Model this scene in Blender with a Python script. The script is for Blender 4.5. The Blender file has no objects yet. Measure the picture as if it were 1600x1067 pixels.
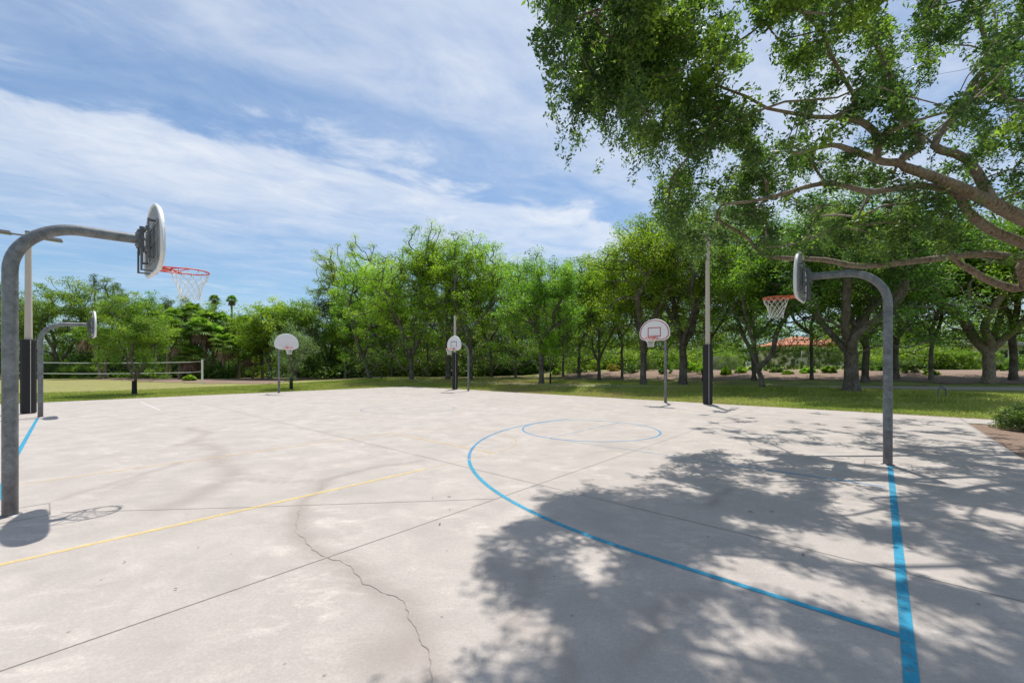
import bpy, math, random
import numpy as np
from mathutils import Vector, Matrix
R = math.radians
scene = bpy.context.scene
# ------------------------------------------------------------------ camera
F_PX, HOR, CAM_H = 648.0, 571.0, 1.75          # focal length and horizon in photo pixels (1600 wide), eye height
cam = bpy.data.cameras.new('camera'); camo = bpy.data.objects.new('camera', cam)
scene.collection.objects.link(camo); scene.camera = camo
cam.sensor_width = 36; cam.lens = F_PX / 1600 * 36; cam.shift_y = (HOR - 533.5) / 1600
cam.clip_start = 0.05; cam.clip_end = 3000
camo.location = (0, 0, CAM_H); camo.rotation_euler = (R(90), 0, 0)
# ------------------------------------------------------------------ light
SUN = Vector((0.22, 1.15, 3.05)).normalized()
sun_el = math.asin(SUN.z); sun_az = math.atan2(SUN.x, SUN.y)
sl = bpy.data.lights.new('sun', 'SUN'); sl.energy = 3.6; sl.angle = R(0.53); sl.color = (1, 0.955, 0.89)
so = bpy.data.objects.new('sun', sl); scene.collection.objects.link(so)
so.rotation_euler = SUN.to_track_quat('Z', 'Y').to_euler()
scene.view_settings.view_transform = 'Standard'; scene.view_settings.look = 'None'
scene.view_settings.exposure = 0.54; scene.view_settings.gamma = 1
w = bpy.data.worlds.new('World'); scene.world = w; w.use_nodes = True

class NT:
    """tiny node-tree helper"""
    def __init__(s, nt): s.nt = nt; nt.nodes.clear()
    def n(s, typ, ins=None, **kw):
        nd = s.nt.nodes.new(typ)
        for k, v in kw.items(): setattr(nd, k, v)
        for k, v in (ins or {}).items(): s.set(nd, k, v)
        return nd
    def set(s, nd, k, v):
        sock = nd.inputs[k]
        if isinstance(v, bpy.types.NodeSocket): s.nt.links.new(v, sock)
        elif isinstance(v, bpy.types.Node): s.nt.links.new(v.outputs[0], sock)
        else: sock.default_value = v
    def math(s, op, a, b=0.0, c=None, clamp=False):
        nd = s.n('ShaderNodeMath', operation=op, use_clamp=clamp); s.set(nd, 0, a); s.set(nd, 1, b)
        if c is not None: s.set(nd, 2, c)
        return nd.outputs[0]
    def noise(s, vec, scale, detail=4, rough=0.55, dist=0.0):
        nd = s.n('ShaderNodeTexNoise', {'Scale': scale, 'Detail': detail, 'Roughness': rough, 'Distortion': dist})
        if vec is not None: s.set(nd, 'Vector', vec)
        return nd.outputs[0]
    def ramp(s, fac, pts, interp='LINEAR'):
        nd = s.n('ShaderNodeValToRGB'); s.set(nd, 0, fac); cr = nd.color_ramp; cr.interpolation = interp
        while len(cr.elements) < len(pts): cr.elements.new(0.5)
        for e, (p, c) in zip(cr.elements, pts):
            e.position = p; e.color = (c, c, c, 1) if isinstance(c, (int, float)) else (*c, 1)
        return nd.outputs[0]
    def mix(s, fac, a, b, blend='MIX'):
        nd = s.n('ShaderNodeMix', data_type='RGBA', blend_type=blend)
        s.set(nd, 0, fac)
        for i, v in ((6, a), (7, b)):
            if isinstance(v, tuple): v = (*v, 1) if len(v) == 3 else v
            s.set(nd, i, v)
        return nd.outputs[2]

def build_world():
    t = NT(w.node_tree)
    sky = t.n('ShaderNodeTexSky', sky_type='NISHITA', sun_disc=False, sun_elevation=sun_el, sun_rotation=sun_az,
              altitude=0, air_density=1.1, dust_density=0.6, ozone_density=2.0)
    co = t.n('ShaderNodeTexCoord').outputs['Generated']
    sp = t.n('ShaderNodeSeparateXYZ', {0: co})
    z = t.math('MAXIMUM', t.math('ADD', sp.outputs[2], 0.02), 0.03)
    u = t.math('DIVIDE', sp.outputs[0], z); v = t.math('DIVIDE', sp.outputs[1], z)
    # along-wind and cross-wind coordinates of the cloud sheet
    al = t.math('ADD', t.math('MULTIPLY', u, 0.84), t.math('MULTIPLY', v, 0.54))
    cr = t.math('ADD', t.math('MULTIPLY', u, -0.54), t.math('MULTIPLY', v, 0.84))
    p = t.n('ShaderNodeCombineXYZ', {0: t.math('MULTIPLY', al, 0.72), 1: cr, 2: 3.7}).outputs[0]
    big = t.noise(p, 0.9, 4, 0.5, 0.4)
    mid = t.noise(p, 2.1, 10, 0.60, 0.45)
    p2 = t.n('ShaderNodeCombineXYZ', {0: t.math('MULTIPLY', al, 1.0), 1: t.math('MULTIPLY', cr, 1.45), 2: 1.3}).outputs[0]
    fine = t.noise(p2, 3.0, 10, 0.66, 0.9)
    crw = t.math('ADD', cr, t.math('ADD', t.math('MULTIPLY', t.math('SUBTRACT', mid, 0.5), 1.3), t.math('MULTIPLY', t.math('SUBTRACT', big, 0.5), 1.0)))
    band = t.ramp(t.math('DIVIDE', crw, 8.0), [(0.0, 0.4), (0.12, 0.72), (0.175, 0.66), (0.205, 0.12), (0.235, 0.14), (0.262, 0.80), (0.33, 0.76), (0.42, 0.34), (0.6, 0.06), (1, 0.14)])
    s = t.math('ADD', t.math('ADD', t.math('MULTIPLY', band, 0.68), t.math('MULTIPLY', t.math('SUBTRACT', fine, 0.5), 0.55)), t.math('ADD', t.math('MULTIPLY', t.math('SUBTRACT', mid, 0.5), 1.15), 0.15))
    cov = t.ramp(s, [(0.0, 0.14), (0.28, 0.34), (0.60, 0.62), (1.0, 0.88)])
    lum = t.ramp(s, [(0.2, (5.2, 6.0, 7.4)), (1.0, (7.6, 7.8, 8.1))])
    skc = t.mix(1.0, sky.outputs[0], (0.64, 0.86, 1.0), 'MULTIPLY')
    col = t.mix(cov, skc, lum)
    bg = t.n('ShaderNodeBackground', {'Color': col, 'Strength': 0.085})
    t.n('ShaderNodeOutputWorld', {0: bg})
build_world()

# ------------------------------------------------------------------ coordinates
TH = R(41.6)
V = np.array([math.sin(TH), math.cos(TH)]); U = np.array([-math.cos(TH), math.sin(TH)])
def W(a, b, z=0.0): p = a * U + b * V; return (p[0], p[1], z)
def ab(x, y): return x * U[0] + y * U[1], x * V[0] + y * V[1]
A0, A1, B0, B1 = -2.0, 29.7, -4.5, 20.35      # the slab
def sst(x): x = np.clip(x, 0, 1); return x * x * (3 - 2 * x)
def terrain(x, y):
    x = np.asarray(x, float); y = np.asarray(y, float)
    a, b = ab(x, y)
    da = np.maximum(a - A1, 0); db = np.maximum(b - B1, 0)
    d = np.hypot(da, db)
    wgt = sst((x + 24) / 12)
    g = 0.42 * sst((d - 1.0) / 8) + 0.85 * sst((d - 13) / 11) * sst((x + 6) / 16)
    bump = 0.05 * np.sin(x * .31 + 1) * np.sin(y * .27) * sst(d / 6)
    return g * wgt + bump * sst((d-1)/5) - 0.03
def T(px, py):                                  # where the sight line of a photo pixel meets the terrain
    dx, dz = (px - 800) / F_PX, (HOR - py) / F_PX
    y = np.linspace(2, 130, 6400)
    h = CAM_H + dz * y - terrain(dx * y, y)
    k = np.argmax(h < 0) if (h < 0).any() else len(y) - 1
    k = min(k, int(np.searchsorted(y, 47 if px > 860 else 62)))
    return Vector((dx * y[k], y[k], float(terrain(dx * y[k], y[k]))))
def G(px, py):                                  # the same on the flat slab
    y = CAM_H * F_PX / (py - HOR); return np.array(ab((px - 800) / F_PX * y, y))

# ------------------------------------------------------------------ object helpers
col = scene.collection
def tag(o, label=None, cat=None, group=None, kind=None):
    if label: o['label'] = label
    if cat: o['category'] = cat
    if group: o['group'] = group
    if kind: o['kind'] = kind
    return o
def empty(name, loc=(0, 0, 0), rz=0):
    o = bpy.data.objects.new(name, None); col.objects.link(o); o.location = loc; o.rotation_euler = (0, 0, rz)
    o.empty_display_size = 0.3
    return o
def link(name, me, mat, parent=None):
    o = bpy.data.objects.new(name, me); col.objects.link(o)
    if mat is not None: me.materials.append(mat)
    if parent: o.parent = parent
    return o
class MB:
    def __init__(s): s.v = []; s.f = []; s.sm = []
    def add(s, vs, fs, smooth=False):
        k = len(s.v); s.v += [tuple(p) for p in vs]; s.f += [tuple(i + k for i in f) for f in fs]; s.sm += [smooth] * len(fs)
        return s
    def box(s, c, size, M=None, taper=None):
        x, y, z = (q / 2 for q in size); P = []
        for sz in (-1, 1):
            tx = ty = 1
            if taper and sz > 0: tx, ty = taper
            for sx, sy in ((-1, -1), (1, -1), (1, 1), (-1, 1)): P.append(Vector((sx * x * tx, sy * y * ty, sz * z)))
        if M is not None: P = [M @ p for p in P]
        P = [p + Vector(c) for p in P]
        return s.add(P, [(3, 2, 1, 0), (4, 5, 6, 7), (0, 1, 5, 4), (1, 2, 6, 5), (2, 3, 7, 6), (3, 0, 4, 7)])
    def tube(s, pts, rad, sides=8, caps=True, closed=False):
        pts = [Vector(p) for p in pts]; n = len(pts)
        if not hasattr(rad, '__len__'): rad = [rad] * n
        up = None; V_ = []; 
        for i, p in enumerate(pts):
            if closed: t = pts[(i + 1) % n] - pts[i - 1]
            else: t = pts[min(i + 1, n - 1)] - pts[max(i - 1, 0)]
            t = t.normalized() if t.length > 1e-9 else Vector((0, 0, 1))
            if up is None: up = t.orthogonal().normalized()
            up = (up - t * up.dot(t)); up = up.normalized() if up.length > 1e-6 else t.orthogonal().normalized()
            sd = t.cross(up)
            for k in range(sides):
                a = 2 * math.pi * k / sides
                V_.append(p + (up * math.cos(a) + sd * math.sin(a)) * rad[i])
        Fc = []
        for i in range(n if closed else n - 1):
            j = (i + 1) % n
            for k in range(sides):
                Fc.append((i * sides + k, i * sides + (k + 1) % sides, j * sides + (k + 1) % sides, j * sides + k))
        s.add(V_, Fc, True)
        if caps and not closed:
            s.add(V_[:sides], [tuple(range(sides))[::-1]]); s.add(V_[-sides:], [tuple(range(sides))])
        return s
    def prism(s, pts, x0, x1):                   # outline in (y, z) extruded along x
        n = len(pts)
        s.add([(x0, p[0], p[1]) for p in pts] + [(x1, p[0], p[1]) for p in pts],
              [tuple(range(n))[::-1], tuple(range(n, 2 * n))] + [(i, (i + 1) % n, (i + 1) % n + n, i + n) for i in range(n)])
        return s
    def mesh(s, name):
        me = bpy.data.meshes.new(name); me.from_pydata(s.v, [], s.f); me.polygons.foreach_set('use_smooth', s.sm); me.update()
        return me
    def build(s, name, mat, parent=None): return link(name, s.mesh(name), mat, parent)
def np_mesh(name, verts, nper, tone=None, smooth=False):
    """mesh of equal polygons: verts (N, nper, 3)"""
    N = len(verts); me = bpy.data.meshes.new(name)
    me.vertices.add(N * nper); me.vertices.foreach_set('co', np.ascontiguousarray(verts, np.float32).ravel())
    me.loops.add(N * nper); me.loops.foreach_set('vertex_index', np.arange(N * nper, dtype=np.int32))
    me.polygons.add(N); me.polygons.foreach_set('loop_start', np.arange(0, N * nper, nper, dtype=np.int32))
    try: me.polygons.foreach_set('loop_total', np.full(N, nper, np.int32))
    except Exception: pass
    if tone is not None:
        at = me.attributes.new('tone', 'FLOAT', 'FACE'); at.data.foreach_set('value', np.asarray(tone, np.float32))
    me.update(); me.validate()
    return me

# ------------------------------------------------------------------ materials
def mat(name, fn, **kw):
    m = bpy.data.materials.new(name); m.use_nodes = True; t = NT(m.node_tree)
    sh = fn(t); t.n('ShaderNodeOutputMaterial', {0: sh}); return m
def bump(t, h, strength, dist=0.02): return t.n('ShaderNodeBump', {'Height': h, 'Strength': strength, 'Distance': dist}).outputs[0]
def obj_co(t): return t.n('ShaderNodeTexCoord').outputs['Object']
def pos(t): return t.n('ShaderNodeNewGeometry').outputs['Position']
def leaf_mat(name, dark, mid, light, rough=0.5, trans=0.38):
    def fn(t):
        tone = t.n('ShaderNodeAttribute', attribute_name='tone').outputs['Fac']
        c = t.ramp(tone, [(0.0, dark), (0.5, mid), (1.0, light)])
        rnd = t.n('ShaderNodeObjectInfo').outputs['Random']
        hs = t.n('ShaderNodeHueSaturation', {'Color': c, 'Hue': t.math('ADD', t.math('MULTIPLY', rnd, 0.03), 0.485), 'Value': t.math('ADD', t.math('MULTIPLY', rnd, 0.3), 0.85)}).outputs[0]
        d = t.n('ShaderNodeBsdfPrincipled', {'Base Color': hs, 'Roughness': rough, 'Specular IOR Level': 0.45})
        tr = t.n('ShaderNodeBsdfTranslucent', {'Color': t.mix(1.0, hs, (1.08, 1.25, 0.50), 'MULTIPLY')})
        return t.n('ShaderNodeMixShader', {0: trans, 1: d, 2: tr})
    return mat(name, fn)
M = {}
M['leaf_bright'] = leaf_mat('leaf_bright', (.085, .175, .018), (.235, .395, .030), (.560, .680, .065), trans=.55)
M['leaf_mid'] = leaf_mat('leaf_mid', (.068, .140, .022), (.175, .300, .038), (.430, .550, .075), trans=.53)
M['leaf_dark'] = leaf_mat('leaf_dark', (.040, .088, .022), (.100, .180, .038), (.240, .330, .075), trans=.48)
M['leaf_grey'] = leaf_mat('leaf_grey', (.085, .135, .060), (.165, .230, .100), (.30, .37, .18), trans=.42)
M['leaf_near'] = leaf_mat('leaf_near', (.040, .085, .036), (.098, .180, .060), (.350, .490, .100), rough=.45, trans=.54)
M['leaf_palm'] = leaf_mat('leaf_palm', (.065, .130, .024), (.165, .280, .045), (.36, .46, .11), rough=.4, trans=.48)
M['leaf_hedge'] = leaf_mat('leaf_hedge', (.045, .100, .020), (.105, .200, .034), (.200, .310, .055), trans=.42)
M['leaf_yellow'] = leaf_mat('leaf_yellow', (.20, .17, .03), (.42, .33, .05), (.55, .45, .10))
M['leaf_dead'] = leaf_mat('leaf_dead', (.10, .06, .035), (.19, .12, .07), (.30, .21, .13), trans=.1)
def bark(name, c0, c1, sc=1.0):
    def fn(t):
        p = pos(t); mp = t.n('ShaderNodeMapping', {'Vector': p, 'Scale': (1, 1, .35)}).outputs[0]
        a = t.noise(mp, 14 * sc, 6, .7, .6); b = t.noise(p, 2.2 * sc, 4)
        c = t.mix(t.ramp(a, [(.36, 0.0), (.62, 1.0)]), c0, c1); c = t.mix(t.ramp(b, [(.45, 0.0), (.65, .35)]), c, (.30, .29, .25))
        return t.n('ShaderNodeBsdfPrincipled', {'Base Color': c, 'Roughness': .9, 'Normal': bump(t, a, .9, .03)})
    return mat(name, fn)
M['bark'] = bark('bark', (.040, .033, .027), (.150, .125, .102))
M['bark_near'] = bark('bark_near', (.10, .072, .052), (.33, .25, .195), 1.3)
M['bark_pale'] = bark('bark_pale', (.13, .10, .08), (.34, .27, .21))
M['bark_palm'] = bark('bark_palm', (.12, .09, .06), (.30, .22, .15), .8)
def concrete(t):
    p = pos(t)
    st = t.n('ShaderNodeAttribute', attribute_name='stain').outputs['Fac']
    big = t.noise(p, .28, 5, .62, .5); mid = t.noise(p, 1.6, 8, .68, .4)
    # brushed swirls and scuffed pale patches
    mp = t.n('ShaderNodeMapping', {'Vector': p, 'Rotation': (0, 0, .9), 'Scale': (1, 2.0, 1)}).outputs[0]
    sw = t.noise(mp, 2.3, 12, .74, .5); fine = t.noise(p, 42, 5, .75); grit = t.noise(p, 170, 3, .7); patch = t.noise(p, .8, 3, .5)
    swm = t.math('MULTIPLY', t.ramp(sw, [(.50, 0.0), (.66, .8)]), t.ramp(patch, [(.42, .12), (.62, 1.0)]))
    c = t.mix(t.ramp(big, [(.3, 0.0), (.7, 1.0)]), (.400, .360, .325), (.470, .426, .388))
    c = t.mix(t.ramp(mid, [(.36, .75), (.60, 0.0)]), c, (.345, .310, .284))
    c = t.mix(swm, c, (.59, .53, .475))
    c = t.mix(t.ramp(fine, [(.30, .50), (.58, 0.0)]), c, (.29, .258, .230))
    c = t.mix(t.ramp(fine, [(.58, 0.0), (.8, .45)]), c, (.62, .56, .50))
    c = t.mix(t.math('MULTIPLY', t.ramp(grit, [(.3, .9), (.48, 0.0)]), .5), c, (.17, .15, .135))
    blot = t.noise(p, 1.1, 9, .72, .8)
    c = t.mix(t.ramp(blot, [(.64, 0.0), (.72, .22)]), c, (.22, .20, .18))
    vo = t.n('ShaderNodeTexVoronoi', {'Vector': p, 'Scale': 3.2, 'Randomness': 1.0}).outputs['Distance']
    c = t.mix(t.ramp(vo, [(.018, .75), (.05, 0.0)]), c, (.16, .14, .125))
    c = t.mix(t.math('MULTIPLY', st, .85), c, (.23, .19, .165))
    h = t.math('ADD', t.math('MULTIPLY', fine, .5), t.math('ADD', t.math('MULTIPLY', grit, .3), t.math('MULTIPLY', sw, .6)))
    return t.n('ShaderNodeBsdfPrincipled', {'Base Color': c, 'Roughness': .86, 'Specular IOR Level': .3, 'Normal': bump(t, h, .35, .004)})
M['concrete'] = mat('concrete', concrete)
def path_m(t):
    p = pos(t); a = t.noise(p, 1.5, 6); b = t.noise(p, 30, 3)
    c = t.mix(a, (.36, .31, .27), (.50, .45, .40)); c = t.mix(t.math('MULTIPLY', b, .4), c, (.25, .21, .18))
    return t.n('ShaderNodeBsdfPrincipled', {'Base Color': c, 'Roughness': .9})
M['path'] = mat('path', path_m)
def dark_m(c, name, r=.9):
    return mat(name, lambda t: t.n('ShaderNodeBsdfPrincipled', {'Base Color': t.mix(t.noise(pos(t), 20, 3), tuple(x * .6 for x in c), tuple(x * 1.4 for x in c)), 'Roughness': r}))
M['joint'] = dark_m((.19, .17, .15), 'joint'); M['crack'] = dark_m((.25, .215, .19), 'crack')
def paint(name, c, wear0, wear1, base=0.0):
    def fn(t):
        p = pos(t); a = t.noise(p, 7, 8, .75); b = t.noise(p, .5, 2)
        k = t.math('ADD', a, t.math('MULTIPLY', t.math('SUBTRACT', b, .5), .5))
        f = t.ramp(k, [(wear0, base), (wear1, 1.0)])
        cc = t.mix(t.noise(p, 3, 5), tuple(x * .85 for x in c), tuple(min(1, x * 1.15) for x in c))
        d = t.n('ShaderNodeBsdfPrincipled', {'Base Color': cc, 'Roughness': .6})
        return t.n('ShaderNodeMixShader', {0: t.math('MULTIPLY', t.math('SUBTRACT', 1.0, f), 1.0), 1: d, 2: t.n('ShaderNodeBsdfTransparent')})
    return mat(name, fn)
BL = (.014, .27, .43)
M['blue_paint'] = paint('blue_paint', BL, .20, .25, 0.0)
for n_, w0, w1, mx in (('blue_paint', .62, .85, 0), ):
    pass
def paint2(name, c, lo, hi, p0=.4, p1=.62, sc=6):   # lo..hi = how much of the concrete shows through
    def fn(t):
        p = pos(t); a = t.noise(p, sc, 8, .75)
        f = t.ramp(a, [(p0, lo), (p1, hi)])
        cc = t.mix(t.noise(p, 3, 5), tuple(x * .85 for x in c), tuple(min(1, x * 1.12) for x in c))
        return t.n('ShaderNodeMixShader', {0: f, 1: t.n('ShaderNodeBsdfPrincipled', {'Base Color': cc, 'Roughness': .6}), 2: t.n('ShaderNodeBsdfTransparent')})
    return mat(name, fn)
M['blue_paint'] = paint2('blue_paint', BL, .03, .70, .50, .66, 14)
M['blue_mid'] = paint2('blue_mid', (.02, .28, .55), .25, .60)
M['blue_faint'] = paint2('blue_faint', (.04, .30, .55), .62, .92)
M['blue_ghost'] = paint2('blue_ghost', (.06, .30, .5), .86, .97)
M['yellow_paint'] = paint2('yellow_paint', (.82, .60, .16), .30, .75, .35, .6, 9)
M['yellow_mid'] = paint2('yellow_mid', (.78, .50, .12), .50, .80)
M['yellow_faint'] = paint2('yellow_faint', (.75, .48, .15), .75, .93)
M['white_paint'] = paint2('white_paint', (.75, .74, .72), .15, .5)
def grass(t):
    p = pos(t); a = t.noise(p, .22, 5, .6, .5); b = t.noise(p, 1.3, 6, .65); c_ = t.noise(p, 14, 5, .7); d = t.noise(p, .09, 2)
    sp = t.n('ShaderNodeSeparateXYZ', {0: p})
    left = t.n('ShaderNodeMapRange', {'Value': sp.outputs[0], 'From Min': 6.0, 'From Max': -16.0}).outputs[0]
    e = t.noise(p, 4.0, 6, .7)
    g = t.mix(c_, (.12, .18, .032), (.32, .40, .09)); g = t.mix(t.ramp(e, [(.4, 0.0), (.65, .7)]), g, (.38, .40, .11))
    dry = t.mix(c_, (.17, .150, .060), (.40, .345, .155)); dry = t.mix(t.ramp(e, [(.42, 0.0), (.6, .7)]), dry, (.19, .21, .06))
    k = t.math('ADD', t.math('MULTIPLY', a, .6), t.math('ADD', t.math('MULTIPLY', b, .6), t.math('MULTIPLY', left, .15)))
    c = t.mix(t.ramp(k, [(.56, 0.0), (.72, .9)]), g, dry)
    br = t.mix(c_, (.09, .068, .045), (.25, .185, .125))
    ctr = t.ramp(t.n('ShaderNodeMapRange', {'Value': sp.outputs[0], 'From Min': -20.0, 'From Max': 20.0}).outputs[0], [(0.1, 0.0), (.35, .10), (.6, .10), (.85, 0.0)])
    c = t.mix(t.ramp(t.math('ADD', ctr, t.math('ADD', t.math('MULTIPLY', b, .5), t.math('MULTIPLY', e, .5))), [(.52, 0.0), (.62, .8)]), c, br)
    return t.n('ShaderNodeBsdfPrincipled', {'Base Color': c, 'Roughness': .95, 'Specular IOR Level': .15, 'Normal': bump(t, c_, .8, .05)})
M['grass'] = mat('grass', grass)
def blades(t):
    tone = t.n('ShaderNodeAttribute', attribute_name='tone').outputs['Fac']
    c = t.ramp(tone, [(0, (.20, .28, .05)), (.5, (.42, .50, .10)), (.75, (.52, .46, .18)), (1, (.36, .27, .15))])
    return t.n('ShaderNodeMixShader', {0: .3, 1: t.n('ShaderNodeBsdfPrincipled', {'Base Color': c, 'Roughness': .7, 'Specular IOR Level': .2}), 2: t.n('ShaderNodeBsdfTranslucent', {'Color': c})})
M['blades'] = mat('blades', blades)
def mulch(t):
    p = pos(t); a = t.noise(p, 12, 6, .75); b = t.noise(p, 1.2, 3)
    c = t.mix(t.ramp(a, [(.3, 0.0), (.7, 1.0)]), (.085, .058, .040), (.36, .255, .185)); c = t.mix(t.math('MULTIPLY', b, .4), c, (.22, .13, .09))
    return t.n('ShaderNodeBsdfPrincipled', {'Base Color': c, 'Roughness': .95, 'Normal': bump(t, a, .8, .04)})
M['mulch'] = mat('mulch', mulch)
def galv(t):
    p = obj_co(t); a = t.noise(p, 9, 5, .65); b = t.noise(p, 60, 3, .6); sp = t.n('ShaderNodeSeparateXYZ', {0: p}).outputs[2]
    c = t.mix(t.ramp(a, [(.35, 0.0), (.65, 1.0)]), (.115, .122, .130), (.235, .248, .258))
    c = t.mix(t.ramp(b, [(.55, 0.0), (.75, .5)]), c, (.34, .35, .35))
    rust = t.math('MULTIPLY', t.ramp(t.math('ADD', t.math('MULTIPLY', sp, .7), t.math('MULTIPLY', a, .8)), [(.35, 1.0), (1.15 / 1.2, 0.0)]), .55)
    c = t.mix(rust, c, (.15, .10, .08))
    return t.n('ShaderNodeBsdfPrincipled', {'Base Color': c, 'Roughness': t.math('ADD', t.math('MULTIPLY', b, .25), .36), 'Metallic': .35, 'Normal': bump(t, b, .15, .003)})
M['galvanised'] = mat('galvanised', galv)
def simple(name, c, rough=.5, metal=0.0, var=.2, sc=12):
    return mat(name, lambda t: t.n('ShaderNodeBsdfPrincipled', {'Base Color': t.mix(t.noise(obj_co(t), sc, 5, .65), tuple(x * (1 - var) for x in c), tuple(min(1, x * (1 + var)) for x in c)), 'Roughness': rough, 'Metallic': metal}))
M['board_white'] = simple('board_white', (.74, .74, .75), .45, 0, .08, 5)
M['board_back'] = simple('board_back', (.30, .31, .32), .6, .2, .3, 6)
M['dark_steel'] = simple('dark_steel', (.15, .155, .165), .5, .4, .35)
M['red_steel'] = simple('red_steel', (.58, .075, .05), .5, .1, .3, 25)
M['orange_steel'] = simple('orange_steel', (.62, .15, .06), .55, .1, .35, 25)
M['red_paint'] = simple('red_paint', (.42, .09, .10), .6, 0, .2)
M['black_paint'] = simple('black_paint', (.06, .06, .10), .6, 0, .2)
M['net_white'] = simple('net_white', (.82, .80, .76), .8, 0, .08)
M['pole_beige'] = simple('pole_beige', (.52, .46, .40), .8, 0, .12, 8)
M['pad_black'] = simple('pad_black', (.016, .015, .017), .75, 0, .3, 30)
M['lace'] = simple('lace', (.55, .52, .48), .8)
M['wrap_black'] = simple('wrap_black', (.018, .017, .016), .85, 0, .3)
M['pvc_white'] = simple('pvc_white', (.78, .78, .76), .5, 0, .05)
M['tape_white'] = simple('tape_white', (.70, .70, .66), .8, 0, .1)
M['netting'] = simple('netting', (.05, .05, .05), .8)
M['stucco'] = simple('stucco', (.62, .55, .46), .9, 0, .08, 3)
M['stucco_white'] = simple('stucco_white', (.75, .74, .72), .9, 0, .06, 3)
M['lamp_grey'] = simple('lamp_grey', (.16, .15, .14), .5, .3)
M['glass_dark'] = simple('glass_dark', (.03, .04, .05), .15)
M['fence_grey'] = simple('fence_grey', (.50, .50, .48), .8)
def tile(name, c0, c1):
    def fn(t):
        p = obj_co(t); wv = t.n('ShaderNodeTexWave', {'Vector': p, 'Scale': 1.6, 'Distortion': .5, 'Detail': 2}, wave_type='BANDS', bands_direction='X').outputs[1]
        w2 = t.n('ShaderNodeTexWave', {'Vector': p, 'Scale': 1.1, 'Distortion': .3}, wave_type='BANDS', bands_direction='Z').outputs[1]
        c = t.mix(t.noise(p, 6, 4), c0, c1); c = t.mix(t.math('MULTIPLY', t.math('MULTIPLY', wv, w2), .35), c, tuple(x * .45 for x in c0))
        return t.n('ShaderNodeBsdfPrincipled', {'Base Color': c, 'Roughness': .8, 'Normal': bump(t, wv, .6, .06)})
    return mat(name, fn)
M['tile_red'] = tile('tile_red', (.38, .11, .055), (.62, .25, .14)); M['tile_grey'] = tile('tile_grey', (.26, .26, .27), (.42, .41, .41))

# ------------------------------------------------------------------ terrain and surfaces
def grid_mesh(name, xs, ys, zf):
    X, Y = np.meshgrid(xs, ys); Z = zf(X, Y); nx, ny = len(xs), len(ys)
    co = np.stack([X, Y, Z], -1).reshape(-1, 3).astype(np.float32)
    i = np.arange(nx - 1)[None, :] + nx * np.arange(ny - 1)[:, None]; i = i.ravel()
    f = np.stack([i, i + 1, i + 1 + nx, i + nx], 1).astype(np.int32)
    return raw(name, co, f)
def raw(name, co, f):
    me = bpy.data.meshes.new(name); me.vertices.add(len(co)); me.vertices.foreach_set('co', np.asarray(co, np.float32).ravel())
    me.loops.add(f.size); me.loops.foreach_set('vertex_index', np.asarray(f, np.int32).ravel())
    me.polygons.add(len(f)); me.polygons.foreach_set('loop_start', np.arange(0, f.size, f.shape[1], dtype=np.int32))
    me.update(); me.validate(); return me
def warped(lo, hi, flo, fhi, step, coarse):
    return np.concatenate([np.arange(lo, flo, coarse), np.arange(flo, fhi, step), np.arange(fhi, hi + 1, coarse)])
g = link('grass_ground', grid_mesh('grass_ground', warped(-900, 900, -70, 70, .8, 15), warped(-200, 1500, -15, 95, .8, 15), terrain), M['grass'])
g.data.polygons.foreach_set('use_smooth', [True] * len(g.data.polygons)); tag(g, kind='structure')

rng = np.random.default_rng(7); random.seed(7)
def poly_px(pts): return [G(*p) for p in pts]
crop8 = lambda x, y: (x / 2, 600 + y / 2)         # reading notes: left half of the floor was measured at double size
crop9 = lambda x, y: (800 + x / 2, 600 + y / 2)
CR = [([crop8(*p) for p in [(940, 378), (925, 430), (955, 490), (1020, 540), (1095, 568), (1110, 592), (1190, 650), (1268, 695), (1300, 760), (1340, 830), (1350, 934)]], .0045, .12),
      ([crop8(*p) for p in [(1310, 240), (1130, 270), (1030, 295), (1000, 330), (940, 378)]], .002, .09),
      ([crop8(*p) for p in [(600, 135), (612, 180), (560, 190)]], 0, .14),
      ([crop8(*p) for p in [(612, 188), (690, 232), (722, 270), (690, 310), (600, 360), (500, 392)]], 0, .17),
      ([crop8(*p) for p in [(560, 245), (420, 290), (310, 325), (190, 360)]], .0, .07),
      ([crop8(*p) for p in [(715, 298), (800, 300), (1000, 300)]], .0, .05),
      ([crop9(*p) for p in [(90, 560), (60, 640), (0, 740), (100, 780), (170, 850), (180, 934)]], .0, .07),
      ([crop9(*p) for p in [(740, 315), (640, 360), (600, 380)]], .002, .05),
      ([crop9(*p) for p in [(600, 640), (480, 690), (440, 790), (360, 860)]], .0, .07)]
def jitter(pts, amp, n=3):
    pts = [np.array(p, float) for p in pts]
    for _ in range(n):
        out = [pts[0]]
        for p, q in zip(pts, pts[1:]):
            d = q - p; nrm = np.array([-d[1], d[0]]); out += [(p + q) / 2 + nrm * rng.uniform(-amp, amp), q]
        pts = out
    return pts
crack_lines = [(jitter([G(*p) for p in c], .12), wd, sw) for c, wd, sw in CR]
def slab_z(a, b): return 0.0
sa = np.arange(A0, A1 + .01, .1); sb = np.arange(B0, B1 + .01, .1); sa[-1] = A1; sb[-1] = B1
AA, BB = np.meshgrid(sa, sb); stain = np.zeros(AA.shape)
for pts, wd, sw in crack_lines:
    for p, q in zip(pts, pts[1:]):
        d = q - p; L2 = max(d @ d, 1e-9); tt = np.clip(((AA - p[0]) * d[0] + (BB - p[1]) * d[1]) / L2, 0, 1)
        dd = np.hypot(AA - p[0] - tt * d[0], BB - p[1] - tt * d[1])
        stain = np.maximum(stain, np.exp(-(dd / sw) ** 2) * (.55 if wd else .45))
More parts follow.
